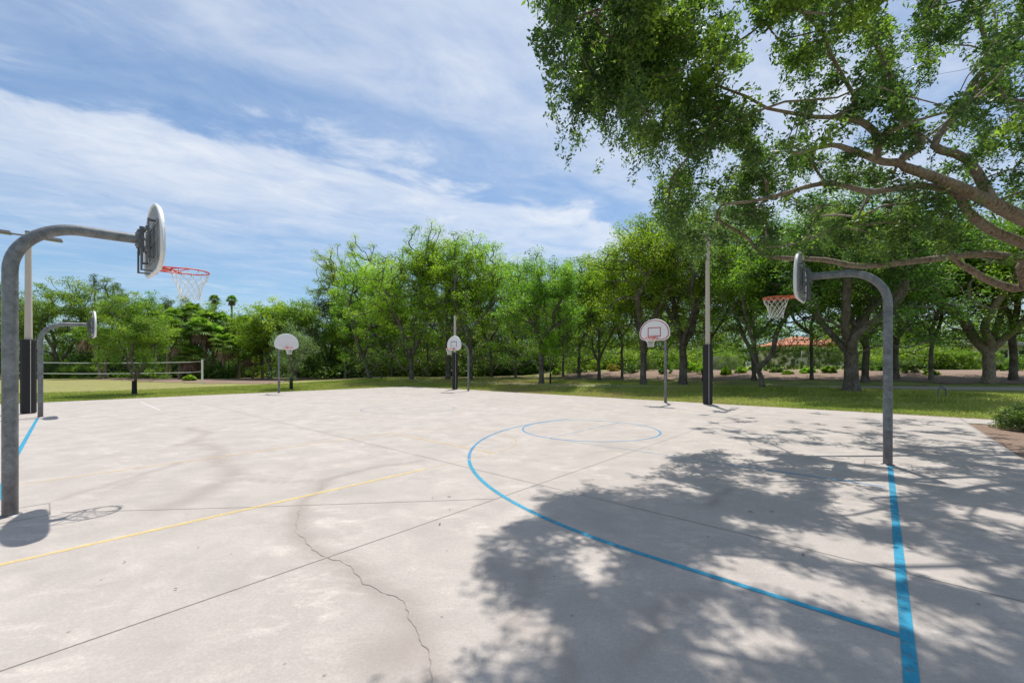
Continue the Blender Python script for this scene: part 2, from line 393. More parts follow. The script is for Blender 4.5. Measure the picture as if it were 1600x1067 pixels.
for (px, py, rr, k) in [(625, 1020, .28, .55), (205, 755, .5, .18), (960, 700, .5, .15), (1160, 885, .25, .2)]:
    c = G(px, py); stain = np.maximum(stain, k * np.exp(-((AA - c[0]) ** 2 + (BB - c[1]) ** 2) / rr ** 2))
co = np.stack([AA * U[0] + BB * V[0], AA * U[1] + BB * V[1], np.zeros(AA.shape)], -1).reshape(-1, 3)
nx, ny = len(sa), len(sb); i = (np.arange(nx - 1)[None, :] + nx * np.arange(ny - 1)[:, None]).ravel()
f = np.stack([i, i + nx, i + 1 + nx, i + 1], 1)
edge = np.concatenate([np.arange(nx), nx * np.arange(1, ny) + nx - 1, (ny - 1) * nx + np.arange(nx - 2, -1, -1), nx * np.arange(ny - 2, -1, -1)])
base = len(co); co = np.concatenate([co, co[edge] - [0, 0, .3]]); m_ = len(edge) - 1
f = np.concatenate([f, np.stack([edge[:-1], edge[1:], base + np.arange(1, m_ + 1), base + np.arange(m_)], 1)])
slab = link('court_slab', raw('court_slab', co, f), M['concrete']); tag(slab, kind='structure')
at = slab.data.attributes.new('stain', 'FLOAT', 'POINT'); at.data.foreach_set('value', np.concatenate([stain.ravel(), np.zeros(len(edge))]).astype(np.float32))

def ribbon(mb, pts, wd, z, closed=False):
    pts = [np.array(p, float) for p in pts]; n = len(pts); Ls = []
    for i in range(n):
        if closed: d = pts[(i + 1) % n] - pts[i - 1]
        else: d = pts[min(i + 1, n - 1)] - pts[max(i - 1, 0)]
        d = d / max(np.hypot(*d), 1e-9); nr = np.array([-d[1], d[0]])
        ww = wd[i] if hasattr(wd, '__len__') else wd
        Ls.append((pts[i] + nr * ww / 2, pts[i] - nr * ww / 2))
    vs = [W(*q, z) for p in Ls for q in p]
    fs = [((2 * i + 1), (2 * i), (2 * ((i + 1) % n)), (2 * ((i + 1) % n) + 1)) for i in range(n if closed else n - 1)]
    mb.add(vs, fs)
def line_obj(name, m, items, z=.004):
    mb = MB()
    for it in items: ribbon(mb, it[0], it[1], z, len(it) > 2 and it[2])
    return mb.build(name, M[m], slab)
def arc(c, r, a0, a1, n=64): return [(c[0] + r * math.cos(a), c[1] + r * math.sin(a)) for a in np.linspace(a0, a1, n)]
LW = .062
jt = [([(3.77, B0), (3.77, B1)], .012), ([(A0, 4.82), (A1, 4.82)], .012), ([(7.3, .13), (5.9, 1.6), (3.79, 3.92)], .009),
      ([(A0, 14.6), (A1, 14.6)], .008), ([(14.3, 4.83), (14.3, B1)], .007), ([(22, B0), (22, 4.81)], .007)]
line_obj('expansion_joint', 'joint', jt, .002)
cw = [(pts, [wd * rng.uniform(.15, 2.2) for _ in pts]) for pts, wd, sw in crack_lines if wd > 0]
line_obj('surface_crack', 'crack', cw, .0035)
POSTS = {'A': (7.6, -.27), 'B': (21.25, -.1), 'E': (7.6, 19.5), 'D': (21.25, 19.4), 'F': (-.1, 9.9), 'C': (28.65, 9.9)}
sq = []
for k, (a, b) in POSTS.items():
    s_ = .31; sq += [([(a - s_, b - s_), (a + s_, b - s_)], .012), ([(a - s_, b + s_), (a + s_, b + s_)], .012), ([(a - s_, b - s_ + .007), (a - s_, b + s_ - .007)], .012), ([(a + s_, b - s_ + .007), (a + s_, b + s_ - .007)], .012)]
line_obj('footing_joint', 'crack', sq, .0035)
line_obj('painted_line', 'blue_paint', [([(-.13, B0 + 4.4), (-.13, 9.75)], .07), ([(-.09, 3.68), (1.6, 3.68)] + arc((1.6, 9.9), 6.22, -math.pi / 2 + .02, -.85, 40), LW)]).name = 'painted_line'
line_obj('painted_line', 'blue_mid', [(arc((1.6, 9.9), 6.22, -.84, .25, 30), LW), ([(-.06, 8.05), (2.1, 8.05)], .05), (arc((5.95, 9.9), 1.83, 0, 2 * math.pi, 60)[:-1], .05, True), ([(-.13, 10.2), (-.13, 12.0)], .05)])
line_obj('painted_line', 'blue_faint', [([(5.97, 8.1), (5.97, 11.7)], .05), ([(2.1, 8.05), (5.9, 8.05)], .05), (arc((14.3, 9.8), 1.83, 0, 2 * math.pi, 60)[:-1], .05, True)])
line_obj('painted_line', 'blue_ghost', [(arc((1.6, 9.9), 6.22, .26, math.pi / 2, 30) + [(-.09, 16.1)], .05), ([(-.06, 11.75), (5.9, 11.75)], .05), ([(14.36, 0), (14.36, 19.4)], .05), (arc((26.9, 9.9), 6.2, math.pi / 2, 1.5 * math.pi, 60), .05)], .005)
line_obj('painted_line', 'blue_paint', [([(8.2, -.42), (12.0, -.38), (20.95, -.16)], .07)])
line_obj('painted_line', 'yellow_paint', [([(5.78, -.75), (5.75, 4.3)], .07)])
line_obj('painted_line', 'yellow_mid', [([(9.47, -.35), (9.47, 5.9)], .05), ([(5.72, 5.95), (9.5, 5.95)], .055)])
line_obj('painted_line', 'yellow_faint', [([(5.75, 4.3), (5.75, 5.9)], .05), ([(5.75, 13.6), (5.75, 19.4)], .05), ([(9.47, 13.6), (9.47, 19.4)], .05), (arc((7.6, 5.95), 1.83, .1, math.pi - .1, 30), .05)])
line_obj('painted_line', 'white_paint', [([(21.2, 3.0), (26.6, 3.05)], .06)])

# sheets that follow the ground
def sheet(name, m, poly, lift, step=.25, ragged=.0):
    P = np.array([(p[0], p[1]) for p in poly]); x0, y0 = P.min(0) - 1; x1, y1 = P.max(0) + 1
    X, Y = np.meshgrid(np.arange(x0, x1, step), np.arange(y0, y1, step))
    if ragged:
        X = X + rng.normal(0, step * .2, X.shape); Y = Y + rng.normal(0, step * .2, X.shape)
    ins = np.zeros(X.shape, bool); j = len(P) - 1
    Xt = X + ragged * np.sin(Y * 2.3) ; Yt = Y + ragged * np.sin(X * 1.9 + 1)
    for i in range(len(P)):
        xi, yi = P[i]; xj, yj = P[j]
        c = ((yi > Yt) != (yj > Yt)) & (Xt < (xj - xi) * (Yt - yi) / (yj - yi + 1e-12) + xi); ins ^= c; j = i
    co = np.stack([X, Y, terrain(X, Y) + lift], -1).reshape(-1, 3); nx = X.shape[1]
    k = (np.arange(nx - 1)[None, :] + nx * np.arange(X.shape[0] - 1)[:, None])
    ok = ins[:-1, :-1] & ins[1:, :-1] & ins[:-1, 1:] & ins[1:, 1:]; k = k[ok]
    o = link(name, raw(name, co, np.stack([k, k + 1, k + 1 + nx, k + nx], 1)), M[m]); tag(o, kind='structure'); return o
def tpoly(pts): return [T(*p) for p in pts]
def path_strip(name, cps, width, lift=.03):
    c = [np.array(T(*p))[:2] for p in cps]; L, Rr = [], []
    pts = []
    for i in range(len(c) - 1):
        p0, p1, p2, p3 = c[max(i - 1, 0)], c[i], c[i + 1], c[min(i + 2, len(c) - 1)]
        for s_ in np.linspace(0, 1, 24, endpoint=False):
            pts.append(.5 * (2 * p1 + (p2 - p0) * s_ + (2 * p0 - 5 * p1 + 4 * p2 - p3) * s_ ** 2 + (3 * p1 - p0 - 3 * p2 + p3) * s_ ** 3))
    mb = MB(); vs = []
    for i, p in enumerate(pts):
        d = pts[min(i + 1, len(pts) - 1)] - pts[max(i - 1, 0)]; d /= np.hypot(*d); n = np.array([-d[1], d[0]])
        for k in (-.5, -.5, 0, .5, .5): 
            q = p + n * k * width; vs.append([q[0], q[1], float(terrain(q[0], q[1])) + lift])
        vs[-5][2] -= .1; vs[-1][2] -= .1
    mb.add(vs, [(5 * i + k, 5 * i + k + 1, 5 * i + 6 + k, 5 * i + 5 + k) for i in range(len(pts) - 1) for k in range(4)])
    o = mb.build(name, M['path'], None); tag(o, kind='structure'); return pts
path_pts = path_strip('path', [(430, 588.5), (540, 590), (640, 592.5), (760, 598), (880, 602), (1040, 603.5), (1200, 604.5), (1400, 606), (1600, 607.5), (1800, 610)], 1.5)
mb = MB(); mb.box((0, 0, 0), (.1, .1, .1)); 
mb = MB(); pts4 = [(-2.005, 18.7), (-7, 18.7), (-7, 20.3), (-2.005, 20.3)]
mb.add([W(a, b, .0) for a, b in pts4] + [W(a, b, -.2) for a, b in pts4], [(0, 1, 2, 3), (0, 4, 5, 1), (1, 5, 6, 2), (2, 6, 7, 3), (3, 7, 4, 0)])
o = mb.build('sidewalk', M['concrete']); tag(o, kind='structure')
sheet('mulch_bed', 'mulch', [W(-1.7, 5)[:2], W(-1.7, 18.7)[:2], W(-9, 18.6)[:2], W(-9, 5)[:2]], .02, .15, .0)
sheet('mulch_bed', 'mulch', tpoly([(880, 592), (960, 593), (1060, 594), (1180, 594.5), (1290, 595), (1420, 597), (1500, 600), (1700, 602), (1700, 578), (1400, 576), (1200, 576), (1000, 577), (870, 580)]), .03, .3, .35)
sheet('mulch_bed', 'mulch', tpoly([(250, 597.5), (330, 599.5), (420, 600), (470, 594), (560, 591), (560, 586.5), (420, 584.5), (330, 585), (180, 588), (100, 590)]), .03, .3, .4)

def edge_soil():
    mb = MB(); al_ = [(a, B1) for a in np.arange(A0 - 6, A1, .22)] + [(A1, b) for b in np.arange(B1, B0, -.22)]; vs = []
    for k, (a, b) in enumerate(al_):
        wv = .16 + .14 * math.sin(k * .13) ** 2 + .12 * rng.random() + (.30 * sst((8 - a) / 8) if b == B1 else 0)
        q0 = W(a, b - .1) if b == B1 else W(a - .1, b); q1 = W(a, b + wv) if b == B1 else W(a + wv, b)
        for q in (q0, q1): vs.append((q[0], q[1], float(terrain(q[0], q[1])) + .012))
    mb.add(vs, [(2 * i, 2 * i + 2, 2 * i + 3, 2 * i + 1) for i in range(len(al_) - 1)]); o = mb.build('bare_soil', M['mulch']); tag(o, kind='structure')
edge_soil()
# grass blades (one object of stuff)
def scatter_grass(n):
    ok = []
    while sum(len(q) for q in ok) < n:
        d = rng.uniform(.0, 1, 40000) ** 1.3 * 11; s_ = rng.uniform(0, 1, 40000)
        far = rng.random(40000) < .55
        a = np.where(far, A0 - 6 + s_ * (A1 + 8 - A0), A1 + .02 + d); b = np.where(far, B1 + .02 + d, B0 + s_ * (B1 + 6 - B0))
        x = a * U[0] + b * V[0]; y = a * U[1] + b * V[1]
        px = 800 + F_PX * x / y; k = (y > 5) & (px > -60) & (px < 1660)
        k &= ~((a < -1.9) & (b < 20.4)); k &= ~((np.maximum(a - A1, b - B1) < .28) & (rng.random(40000) < .8))
        ok.append(np.stack([x[k], y[k]], 1))
    P = np.concatenate(ok)[:n]; x, y = P.T; z = terrain(x, y)
    h = rng.uniform(.03, .085, n) * (1 + y / 60); an = rng.uniform(0, 2 * np.pi, n); wd = .008 + y * .00035
    dx, dy = np.cos(an) * wd, np.sin(an) * wd; lx, ly = rng.normal(0, .055, n), rng.normal(-.02, .055, n)
    v = np.stack([np.stack([x - dx, y - dy, z], 1), np.stack([x + dx, y + dy, z], 1), np.stack([x + lx, y + ly, z + h], 1)], 1)
    tone = .33 + .22 * np.sin(x * .5 + 2 * np.sin(y * .3)) * np.sin(y * .45 + 1 + np.sin(x * .8)) + .16 * np.sin(x * 1.7 + y) * np.sin(y * 2.1 - x * .6) + .30 * np.exp(-((x + 1) / 9) ** 2) + rng.normal(0, .2, n)
    tone = np.clip(tone, 0, 1)
    o = link('lawn_grass', np_mesh('lawn_grass', v, 3, tone), M['blades']); tag(o, 'short patchy lawn grass around the edge of the concrete court', 'grass', kind='stuff')
scatter_grass(210000)
# fallen leaves and twigs
def litter(n):
    a = rng.uniform(-2, 14, n); b = rng.uniform(0, 20, n); r = rng.random(n) < .55
    a[r] = rng.uniform(-2, 5, r.sum()) ; x = a * U[0] + b * V[0]; y = a * U[1] + b * V[1]; an = rng.uniform(0, 6.28, n); L = rng.uniform(.012, .038, n)
    c, s_ = np.cos(an) * L, np.sin(an) * L; z = np.full(n, .009)
    v = np.stack([np.stack([x - c, y - s_, z], 1), np.stack([x + s_ * .35, y - c * .35, z + .006], 1), np.stack([x + c, y + s_, z + .002], 1), np.stack([x - s_ * .35, y + c * .35, z + .004], 1)], 1)
    o = link('fallen_leaves', np_mesh('fallen_leaves', v, 4, rng.random(n) * .6), M['leaf_dead']); tag(o, 'small dry brown leaves scattered over the concrete court', 'leaves', kind='stuff')
litter(70)

# ------------------------------------------------------------------ vegetation
def unit(n, r):
    v = r.normal(size=(n, 3)); return v / np.linalg.norm(v, axis=1, keepdims=True)
def leaf_quads(C, L, r, wr=.45, up=.45, droop=0.0):
    n = len(C); d = unit(n, r); d[:, 2] = d[:, 2] * .6 - droop; d /= np.linalg.norm(d, axis=1, keepdims=True)
    nn = unit(n, r) + np.array([0, 0, up]); s_ = np.cross(nn, d); s_ /= np.maximum(np.linalg.norm(s_, axis=1, keepdims=True), 1e-6)
    L = np.broadcast_to(L, n)[:, None] * r.uniform(.7, 1.25, (n, 1)); nrm = np.cross(d, s_)
    return np.stack([C - d * L / 2, C + s_ * L * wr / 2 + nrm * L * .06 - d * L * .05, C + d * L / 2, C - s_ * L * wr / 2 + nrm * L * .06 - d * L * .05], 1)
def clump_leaves(cent, rad, per, L, r, flat=.7, wr=.45, up=.45, droop=0.0, tone_sd=.16, ctone=None):
    n = len(cent); per = np.broadcast_to(per, n).astype(int); idx = np.repeat(np.arange(n), per)
    d = unit(len(idx), r) * (r.random((len(idx), 1)) ** .45) * np.broadcast_to(rad, n)[idx][:, None]; d[:, 2] *= flat
    C = cent[idx] + d
    ct = r.normal(0, .17, n) if ctone is None else ctone
    tone = np.clip(.48 + ct[idx] + r.normal(0, tone_sd, len(idx)), 0, 1)
    return leaf_quads(C, L, r, wr, up, droop), tone
def grow(nodes, parents, targets, r, wig=.06, pathw=.35, gravity=.0, seg=None):
    """joins every target to the nearest place of the tree built so far with a bent twig"""
    nodes = [np.array(n, float) for n in nodes]; parents = list(parents)
    plen = [0.0]
    for i in range(1, len(nodes)): plen.append(plen[parents[i]] + np.linalg.norm(nodes[i] - nodes[parents[i]]))
    root = nodes[-1]; order = np.argsort([np.linalg.norm(t - root) for t in targets]); tip = []
    N = np.array(nodes); PL = np.array(plen)
    for k in order:
        t = targets[k]; dist = np.linalg.norm(N - t, axis=1) + pathw * PL
        dist = dist + np.maximum(N[:, 2] - t[2], 0) * .5
        dist[:tip_start] += 1e3 if tip_start > 0 else 0
        j = int(np.argmin(dist)); p = N[j]; D = np.linalg.norm(t - p); ns = max(2, int(D / (seg or max(.5, D / 4))))
        ns = min(ns, 5); prev = j
        new = []; 
        for s_ in range(1, ns + 1):
            f_ = s_ / ns; q = p + (t - p) * f_
            if s_ < ns: q = q + r.normal(0, wig * D, 3) + np.array([0, 0, gravity * D * math.sin(f_ * math.pi)])
            parents.append(prev); prev = len(parents) - 1; new.append(q)
        seglen = D / ns; PL = np.concatenate([PL, PL[j] + seglen * np.arange(1, ns + 1)]); N = np.concatenate([N, np.array(new)])
        tip.append(prev)
    return N, parents, tip
tip_start = 0
def radii(parents, n, tips, rt, trunk_r, expo=2.3):
    w_ = np.zeros(n)
    for t in tips: w_[t] += 1
    for i in range(n - 1, 0, -1): w_[parents[i]] += w_[i]
    w_ = np.maximum(w_, 1); r = rt * w_ ** (1 / expo); 
    return r * 1.0
def skeleton_mesh(mb, N, parents, rad, minr=0.0, flare=None):
    n = len(N); kids = [[] for _ in range(n)]
    for i in range(1, n):
        if parents[i] is not None and parents[i] >= 0: kids[parents[i]].append(i)
    starts = [(0, None)]
    while starts:
        s0, par = starts.pop(); ch = [s0] if par is None else [par, s0]; cur = s0
        while kids[cur]:
            ks = sorted(kids[cur], key=lambda k: -rad[k]); 
            for k in ks[1:]: starts.append((k, cur))
            cur = ks[0]; ch.append(cur)
        rr = [rad[c] for c in ch]
        if par is not None: rr[0] = min(rad[par], rr[1] * 1.25)
        if max(rr) < minr or len(ch) < 2: continue
        rr[-1] *= .6
        P = [Vector(N[c]) for c in ch]
        if max(rr) > .05 and len(P) > 2:         # smooth the thick ones
            Q, q = [], []
            for i in range(len(P) - 1):
                p0, p1, p2, p3 = P[max(i - 1, 0)], P[i], P[i + 1], P[min(i + 2, len(P) - 1)]
                for s_ in (0, .34, .67):
                    Q.append(.5 * (2 * p1 + (p2 - p0) * s_ + (2 * p0 - 5 * p1 + 4 * p2 - p3) * s_ ** 2 + (3 * p1 - p0 - 3 * p2 + p3) * s_ ** 3)); q.append(rr[i] * (1 - s_) + rr[i + 1] * s_)
            Q.append(P[-1]); q.append(rr[-1]); P, rr = Q, q
        mb.tube(P, rr, 12 if max(rr) > .12 else (7 if max(rr) > .03 else 4), caps=False)
def make_tree(name, loc, H, Rw, label, lm='leaf_mid', bm='bark', seed=0, fork=.28, tr=.2, nclump=130, per=110, L=.17, lobes=13, lean=(0, 0), low=.3, ellip=1.0, crad=.8, group=None, wrap=False, cat='tree', up=.45, flat=.7, topheavy=0.0, kp=0, skirt=.09, cname='tree'):
    r = np.random.default_rng(seed + 100); root = empty(name, loc)
    z0 = H * low; rz = (H - z0) / 2; cz = z0 + rz
    lb = []
    for i in range(lobes):
        az = i * 2.4 + r.normal(0, .35); el = r.uniform(-.55, 1.1) + topheavy * .3; q_ = r.uniform(.48, .74)
        d = np.array([math.cos(az) * math.cos(el), math.sin(az) * math.cos(el), math.sin(el)]) * q_
        lb.append((np.array([d[0] * Rw, d[1] * Rw, cz + d[2] * rz]), r.uniform(.26, .42)))
    lb.append((np.array([lean[0], lean[1], H - rz * .36]), .36))
    wts = np.array([q[1] ** 2 for q in lb]); wts /= wts.sum(); cents = []
    for _ in range(nclump):
        if r.random() < skirt:
            az = r.uniform(0, 6.28); q_ = r.uniform(.55, .95); cents.append(np.array([math.cos(az) * Rw * q_, math.sin(az) * Rw * q_, z0 + (cz - z0) * r.uniform(-.12, .8)])); continue
        if r.random() < .36:
            d = unit(1, r)[0] * r.uniform(.25, .84); cents.append(np.array([d[0] * Rw, d[1] * Rw, cz + d[2] * rz])); continue
        c, s_ = lb[r.choice(len(lb), p=wts)]; d = unit(1, r)[0]; d *= r.random() ** .35
        if d[2] < -.3: d[2] *= .5
        cents.append(c + d * np.array([Rw * s_, Rw * s_, rz * s_ * 1.05]))
    cents = np.array(cents); cents[:, 2] = np.minimum(cents[:, 2], H - crad * .4); cents[:, 2] = np.maximum(cents[:, 2], z0 - .1 * H * r.random(len(cents)))
    k_ = 2.6 / max(1.0, Rw / 3.2); ph = r.uniform(0, 6, 4)
    gap = np.sin(cents[:, 0] * k_ + ph[0] + 1.2 * np.sin(cents[:, 1] * k_ * .8 + ph[1])) * np.sin(cents[:, 1] * k_ * 1.1 + cents[:, 2] * .5 + ph[2] + np.sin(cents[:, 0] * k_ * .7 + ph[3]))
    cents = cents[(gap > -.22) | (r.random(len(cents)) < .12)]
    zf = H * fork; nodes = [np.zeros(3) - [0, 0, .15]]; par = [-1]; m = 5
    for i in range(1, m + 1):
        f_ = i / m; nodes.append(np.array([lean[0] * f_ * .5 + r.normal(0, .02) * H * .2 * f_, lean[1] * f_ * .5 + r.normal(0, .02) * H * .2 * f_, zf * f_])); par.append(i - 1)
    nprim = kp if kp else int(r.integers(3, 5)); az0 = r.uniform(0, 6.28)
    for k in range(nprim):
        az = az0 + k * 2 * math.pi / nprim + r.normal(0, .25); j = m if k % 2 == 0 else m - 1; sp = r.uniform(.26, .46); b0 = nodes[j].copy()
        for t_ in (.3, .65, 1.0):
            nodes.append(b0 + np.array([math.cos(az) * Rw * sp * t_ ** .85 + r.normal(0, .03) * Rw + lean[0] * .4 * t_, math.sin(az) * Rw * sp * t_ ** .85 + r.normal(0, .03) * Rw, (H - zf) * r.uniform(.36, .44) * t_])); par.append(j); j = len(nodes) - 1
    main = [c for c, s_ in lb if c[2] > zf * .8]
    N, par, tips0 = grow(nodes, par, main, r, .045, .22)
    # twigs only leave the upper part of the trunk
    n0 = len(N); keep = N.copy()
    N2, par2, tips = grow(list(N), par, cents, r, .08, .28)
    tr *= .82
    w_ = radii(par2, len(N2), tips, .018 * (H / 10), tr)
    k = tr / w_[m]; 
    w_ = np.where(w_ > .035, w_ * k ** np.clip((w_ - .035) / (w_[m] - .035 + 1e-6), 0, 1), w_)
    w_[:m + 1] = tr * np.linspace(1.12, 1.0, m + 1); w_[0] = tr * 1.7; w_[1] = tr * 1.12
    N2[1][2] = min(N2[1][2], .45)
    mb = MB(); skeleton_mesh(mb, N2, par2, w_, .006 * H / 10); tk = mb.build('trunk', M[bm], root)
    q, tone = clump_leaves(cents, crad * r.uniform(.7, 1.2, len(cents)), per, L, r, flat, up=up)
    link('crown', np_mesh('crown', q, 4, tone), M[lm], root)
    if wrap:
        mb = MB(); mb.tube([(0, 0, 0), (0, 0, .4), (0, 0, .85)], [tr * 1.9, tr * 1.75, tr * 1.7], 12); mb.build('trunk_wrap', M['wrap_black'], root)
    tag(root, label, cat, group); return root
def tree_px(name, px, by, top, hw, label, **kw):
    p = T(px, by); s_ = F_PX / p.y
    H = CAM_H + (HOR - top) / s_ - p.z; return make_tree(name, p, H, hw / s_, label, **kw)
def tree_at(name, px, Y, top, hw, label, **kw):
    x = (px - 800) / F_PX * Y; z = float(terrain(x, Y)); s_ = F_PX / Y
    return make_tree(name, (x, Y, z), CAM_H + (HOR - top) / s_ - z, hw / s_, label, **kw)
GT = 'trees around the court'
# the row of tall trees along the path
row = [
 (579, 591, 392, 48, 'leaning bright green tree at the left end of the row along the path', dict(lm='leaf_bright', tr=.24, lean=(-2.2, 0), seed=1, nclump=170, low=.16, fork=.2)),
 (560, 589, 366, 62, 'tall bright tree whose open clumpy top sticks out leftmost over the path', dict(lm='leaf_bright', tr=.2, lean=(1, 0), seed=2, nclump=230, low=.4, fork=.3, topheavy=.3)),
 (643, 593, 372, 72, 'broad bright green tree with low forking dark limbs left of the centre padded pole', dict(lm='leaf_bright', tr=.26, seed=3, nclump=200, low=.22, fork=.17, topheavy=.2)),
 (700, 592, 352, 66, 'tallest bright green tree rising behind the centre padded light pole', dict(lm='leaf_bright', tr=.34, seed=4, nclump=200, low=.34, fork=.3, topheavy=.4)),
 (735, 594, 364, 72, 'bright tree with straight trunk right behind the far curved hoop post', dict(lm='leaf_bright', tr=.26, seed=5, nclump=200, low=.3, fork=.3, topheavy=.4)),
 (768, 589, 398, 56, 'smaller tree with pale bare trunk just right of the far curved hoop post', dict(lm='leaf_mid', tr=.2, seed=6, nclump=120, low=.2, fork=.33)),
 (846, 600, 386, 60, 'grey trunked tree behind the little bright sapling', dict(lm='leaf_mid', tr=.26, seed=8, nclump=170, low=.26, fork=.34)),
 (905, 590, 402, 52, 'mid green tree between the sapling and the low forking tree', dict(lm='leaf_mid', tr=.2, seed=9, nclump=130, low=.2, fork=.3)),
 (936, 594, 398, 62, 'dark low forking tree left of the red bordered fan board', dict(lm='leaf_bright', tr=.19, seed=10, nclump=150, low=.3, fork=.18)),
 (1005, 601, 340, 74, 'tall tree with forked grey trunk just left of the red bordered fan board', dict(lm='leaf_bright', tr=.28, seed=11, nclump=210, low=.3, fork=.2)),
 (1067, 602, 318, 84, 'tall tree with dark forked trunk between red bordered board and padded pole', dict(lm='leaf_mid', tr=.34, seed=12, nclump=230, low=.3, fork=.22)),
 (1192, 606, 372, 78, 'tree with low spreading limbs seen under the net of the right hoop', dict(lm='leaf_mid', tr=.19, seed=13, nclump=170, low=.30, fork=.16, lean=(-.6, 0))),
 (1178, 594, 330, 80, 'tree standing behind the low spreading one right of the padded pole', dict(lm='leaf_mid', tr=.2, seed=14, nclump=160, low=.34, fork=.3)),
 (1330, 611, 300, 120, 'massive dark oak with thick rough trunk left of the right hoop post', dict(lm='leaf_dark', tr=.42, seed=15, nclump=300, low=.28, fork=.22)),
 (1352, 597, 330, 90, 'oak half hidden behind the massive dark oak trunk', dict(lm='leaf_mid', tr=.26, seed=16, nclump=160, low=.3, fork=.25)),
 (1400, 592, 350, 85, 'dark trunked tree just right of the right hoop post', dict(lm='leaf_dark', tr=.22, seed=17, nclump=170, low=.26, fork=.25)),
 (1545, 598, 330, 110, 'pale grey oak with widely forked trunk near the right end of the lawn', dict(lm='leaf_mid', bm='bark_pale', tr=.36, seed=18, nclump=230, low=.34, fork=.22)),
 (1583, 594, 300, 90, 'dark trunked tree at the far right behind the pale forked oak', dict(lm='leaf_dark', tr=.24, seed=19, nclump=160, low=.3, fork=.3)),
 (1700, 600, 300, 120, 'tree beyond the right end of the mulch bed with crown reaching in from the right', dict(lm='leaf_mid', tr=.3, seed=20, nclump=200, low=.25, fork=.3)),
 (612, 589, 415, 46, 'half hidden tree between the two leftmost forked trees of the row', dict(lm='leaf_mid', tr=.15, seed=21, nclump=110, low=.15, fork=.25)),
 (668, 589, 400, 46, 'half hidden tree filling the gap left of the tallest bright tree', dict(lm='leaf_mid', tr=.15, seed=22, nclump=110, low=.2, fork=.3)),
 (806, 590, 400, 50, 'bushy tree filling the gap left of the grey trunked tree', dict(lm='leaf_mid', tr=.15, seed=23, nclump=120, low=.2, fork=.3)),
 (880, 588, 410, 44, 'bushy tree behind the sapling, farther back than the grey trunked tree', dict(lm='leaf_dark', tr=.15, seed=24, nclump=110, low=.2, fork=.3)),
 (972, 591, 372, 56, 'dark tree in the gap right of the low forking tree', dict(lm='leaf_mid', tr=.15, seed=25, nclump=130, low=.22, fork=.3)),
 (1040, 592, 350, 56, 'dark trunked tree seen between the two tall forked trees by the bordered board', dict(lm='leaf_dark', tr=.15, seed=26, nclump=130, low=.25, fork=.3)),
 (1112, 590, 380, 60, 'tree behind the right padded pole and the arching bush', dict(lm='leaf_mid', tr=.15, seed=27, nclump=130, low=.3, fork=.3)),
 (1268, 593, 350, 76, 'tree behind the long clipped hedge seen through the right net', dict(lm='leaf_mid', tr=.15, seed=28, nclump=150, low=.36, fork=.36)),
 (1455, 594, 340, 86, 'tree between the right hoop post and the pale forked oak', dict(lm='leaf_mid', tr=.15, seed=29, nclump=170, low=.28, fork=.3)),
]
for px, by, top, hw, lab, kw in row:
    kw = dict(kw); kw['nclump'] = int(kw['nclump'] * 3.1); hw *= 1.32; kw['low'] = kw['low'] * (.78 if px < 900 else .95); kw['tr'] *= .86
    tree_px('shade_tree', px, by, top, hw, lab, L=.165, per=78, crad=.68, up=1.1, group=GT, **kw)
# left woods, one by one
woods = [
 (12, 60, 436, 60, 'broad dark oak at the far left behind the grey light pole', 'broadleaf_tree', dict(lm='leaf_dark', seed=31, low=.1)),
 (92, 58, 428, 66, 'broad olive green oak left of the small grey green tree', 'broadleaf_tree', dict(lm='leaf_mid', seed=32, low=.12, nclump=220)),
 (165, 62, 434, 52, 'oak with feathery top rising above the small grey green tree', 'broadleaf_tree', dict(lm='leaf_grey', seed=33, low=.12)),
 (232, 64, 452, 44, 'rounded tree right behind the small grey green tree', 'broadleaf_tree', dict(lm='leaf_mid', seed=34, low=.1)),
 (292, 66, 460, 42, 'lower leafy tree behind the palm thicket', 'broadleaf_tree', dict(lm='leaf_mid', seed=35, low=.1)),
 (338, 68, 470, 34, 'lowest leafy tree at the right end of the palm thicket', 'broadleaf_tree', dict(lm='leaf_mid', seed=36, low=.08)),
 (422, 55, 457, 54, 'dense round bright tree behind the plain white fan board', 'broadleaf_tree', dict(lm='leaf_bright', seed=37, low=.08, nclump=220)),
 (462, 53, 464, 44, 'darker tree merging with the round bright one on its right', 'broadleaf_tree', dict(lm='leaf_mid', seed=38, low=.1)),
 (512, 60, 448, 46, 'thin grey green tree with sky showing through left of the tall row', 'broadleaf_tree', dict(lm='leaf_grey', seed=39, low=.15, nclump=110)),
 (540, 56, 450, 40, 'tree tucked behind the leftmost of the tall row', 'broadleaf_tree', dict(lm='leaf_mid', seed=40, low=.12)),
]
for px, Y, top, hw, lab, nm, kw in woods:
    kw = dict(kw); kw['nclump'] = int(kw.get('nclump', 150) * 2.4)
    tree_at(nm, px, Y, top, hw, lab, L=.24, per=62, crad=.82, up=1.0, tr=.25, fork=.15, group='trees of the left wood', **kw)
for i, (px, top) in enumerate([(150, 428), (183, 436), (262, 462)]):
    tree_at('pine_tree', px, 72, top, 13, ['slender pine with tufted top poking out above the left wood, leftmost pine', 'slender pine with tufted top in the middle of the three above the left wood', 'short pine top poking out above the palm thicket, rightmost pine'][i], lm='leaf_dark', seed=60 + i, low=.72, fork=.6, nclump=26, per=90, L=.2, crad=.7, tr=.16, group='pines above the left wood', cat='pine')
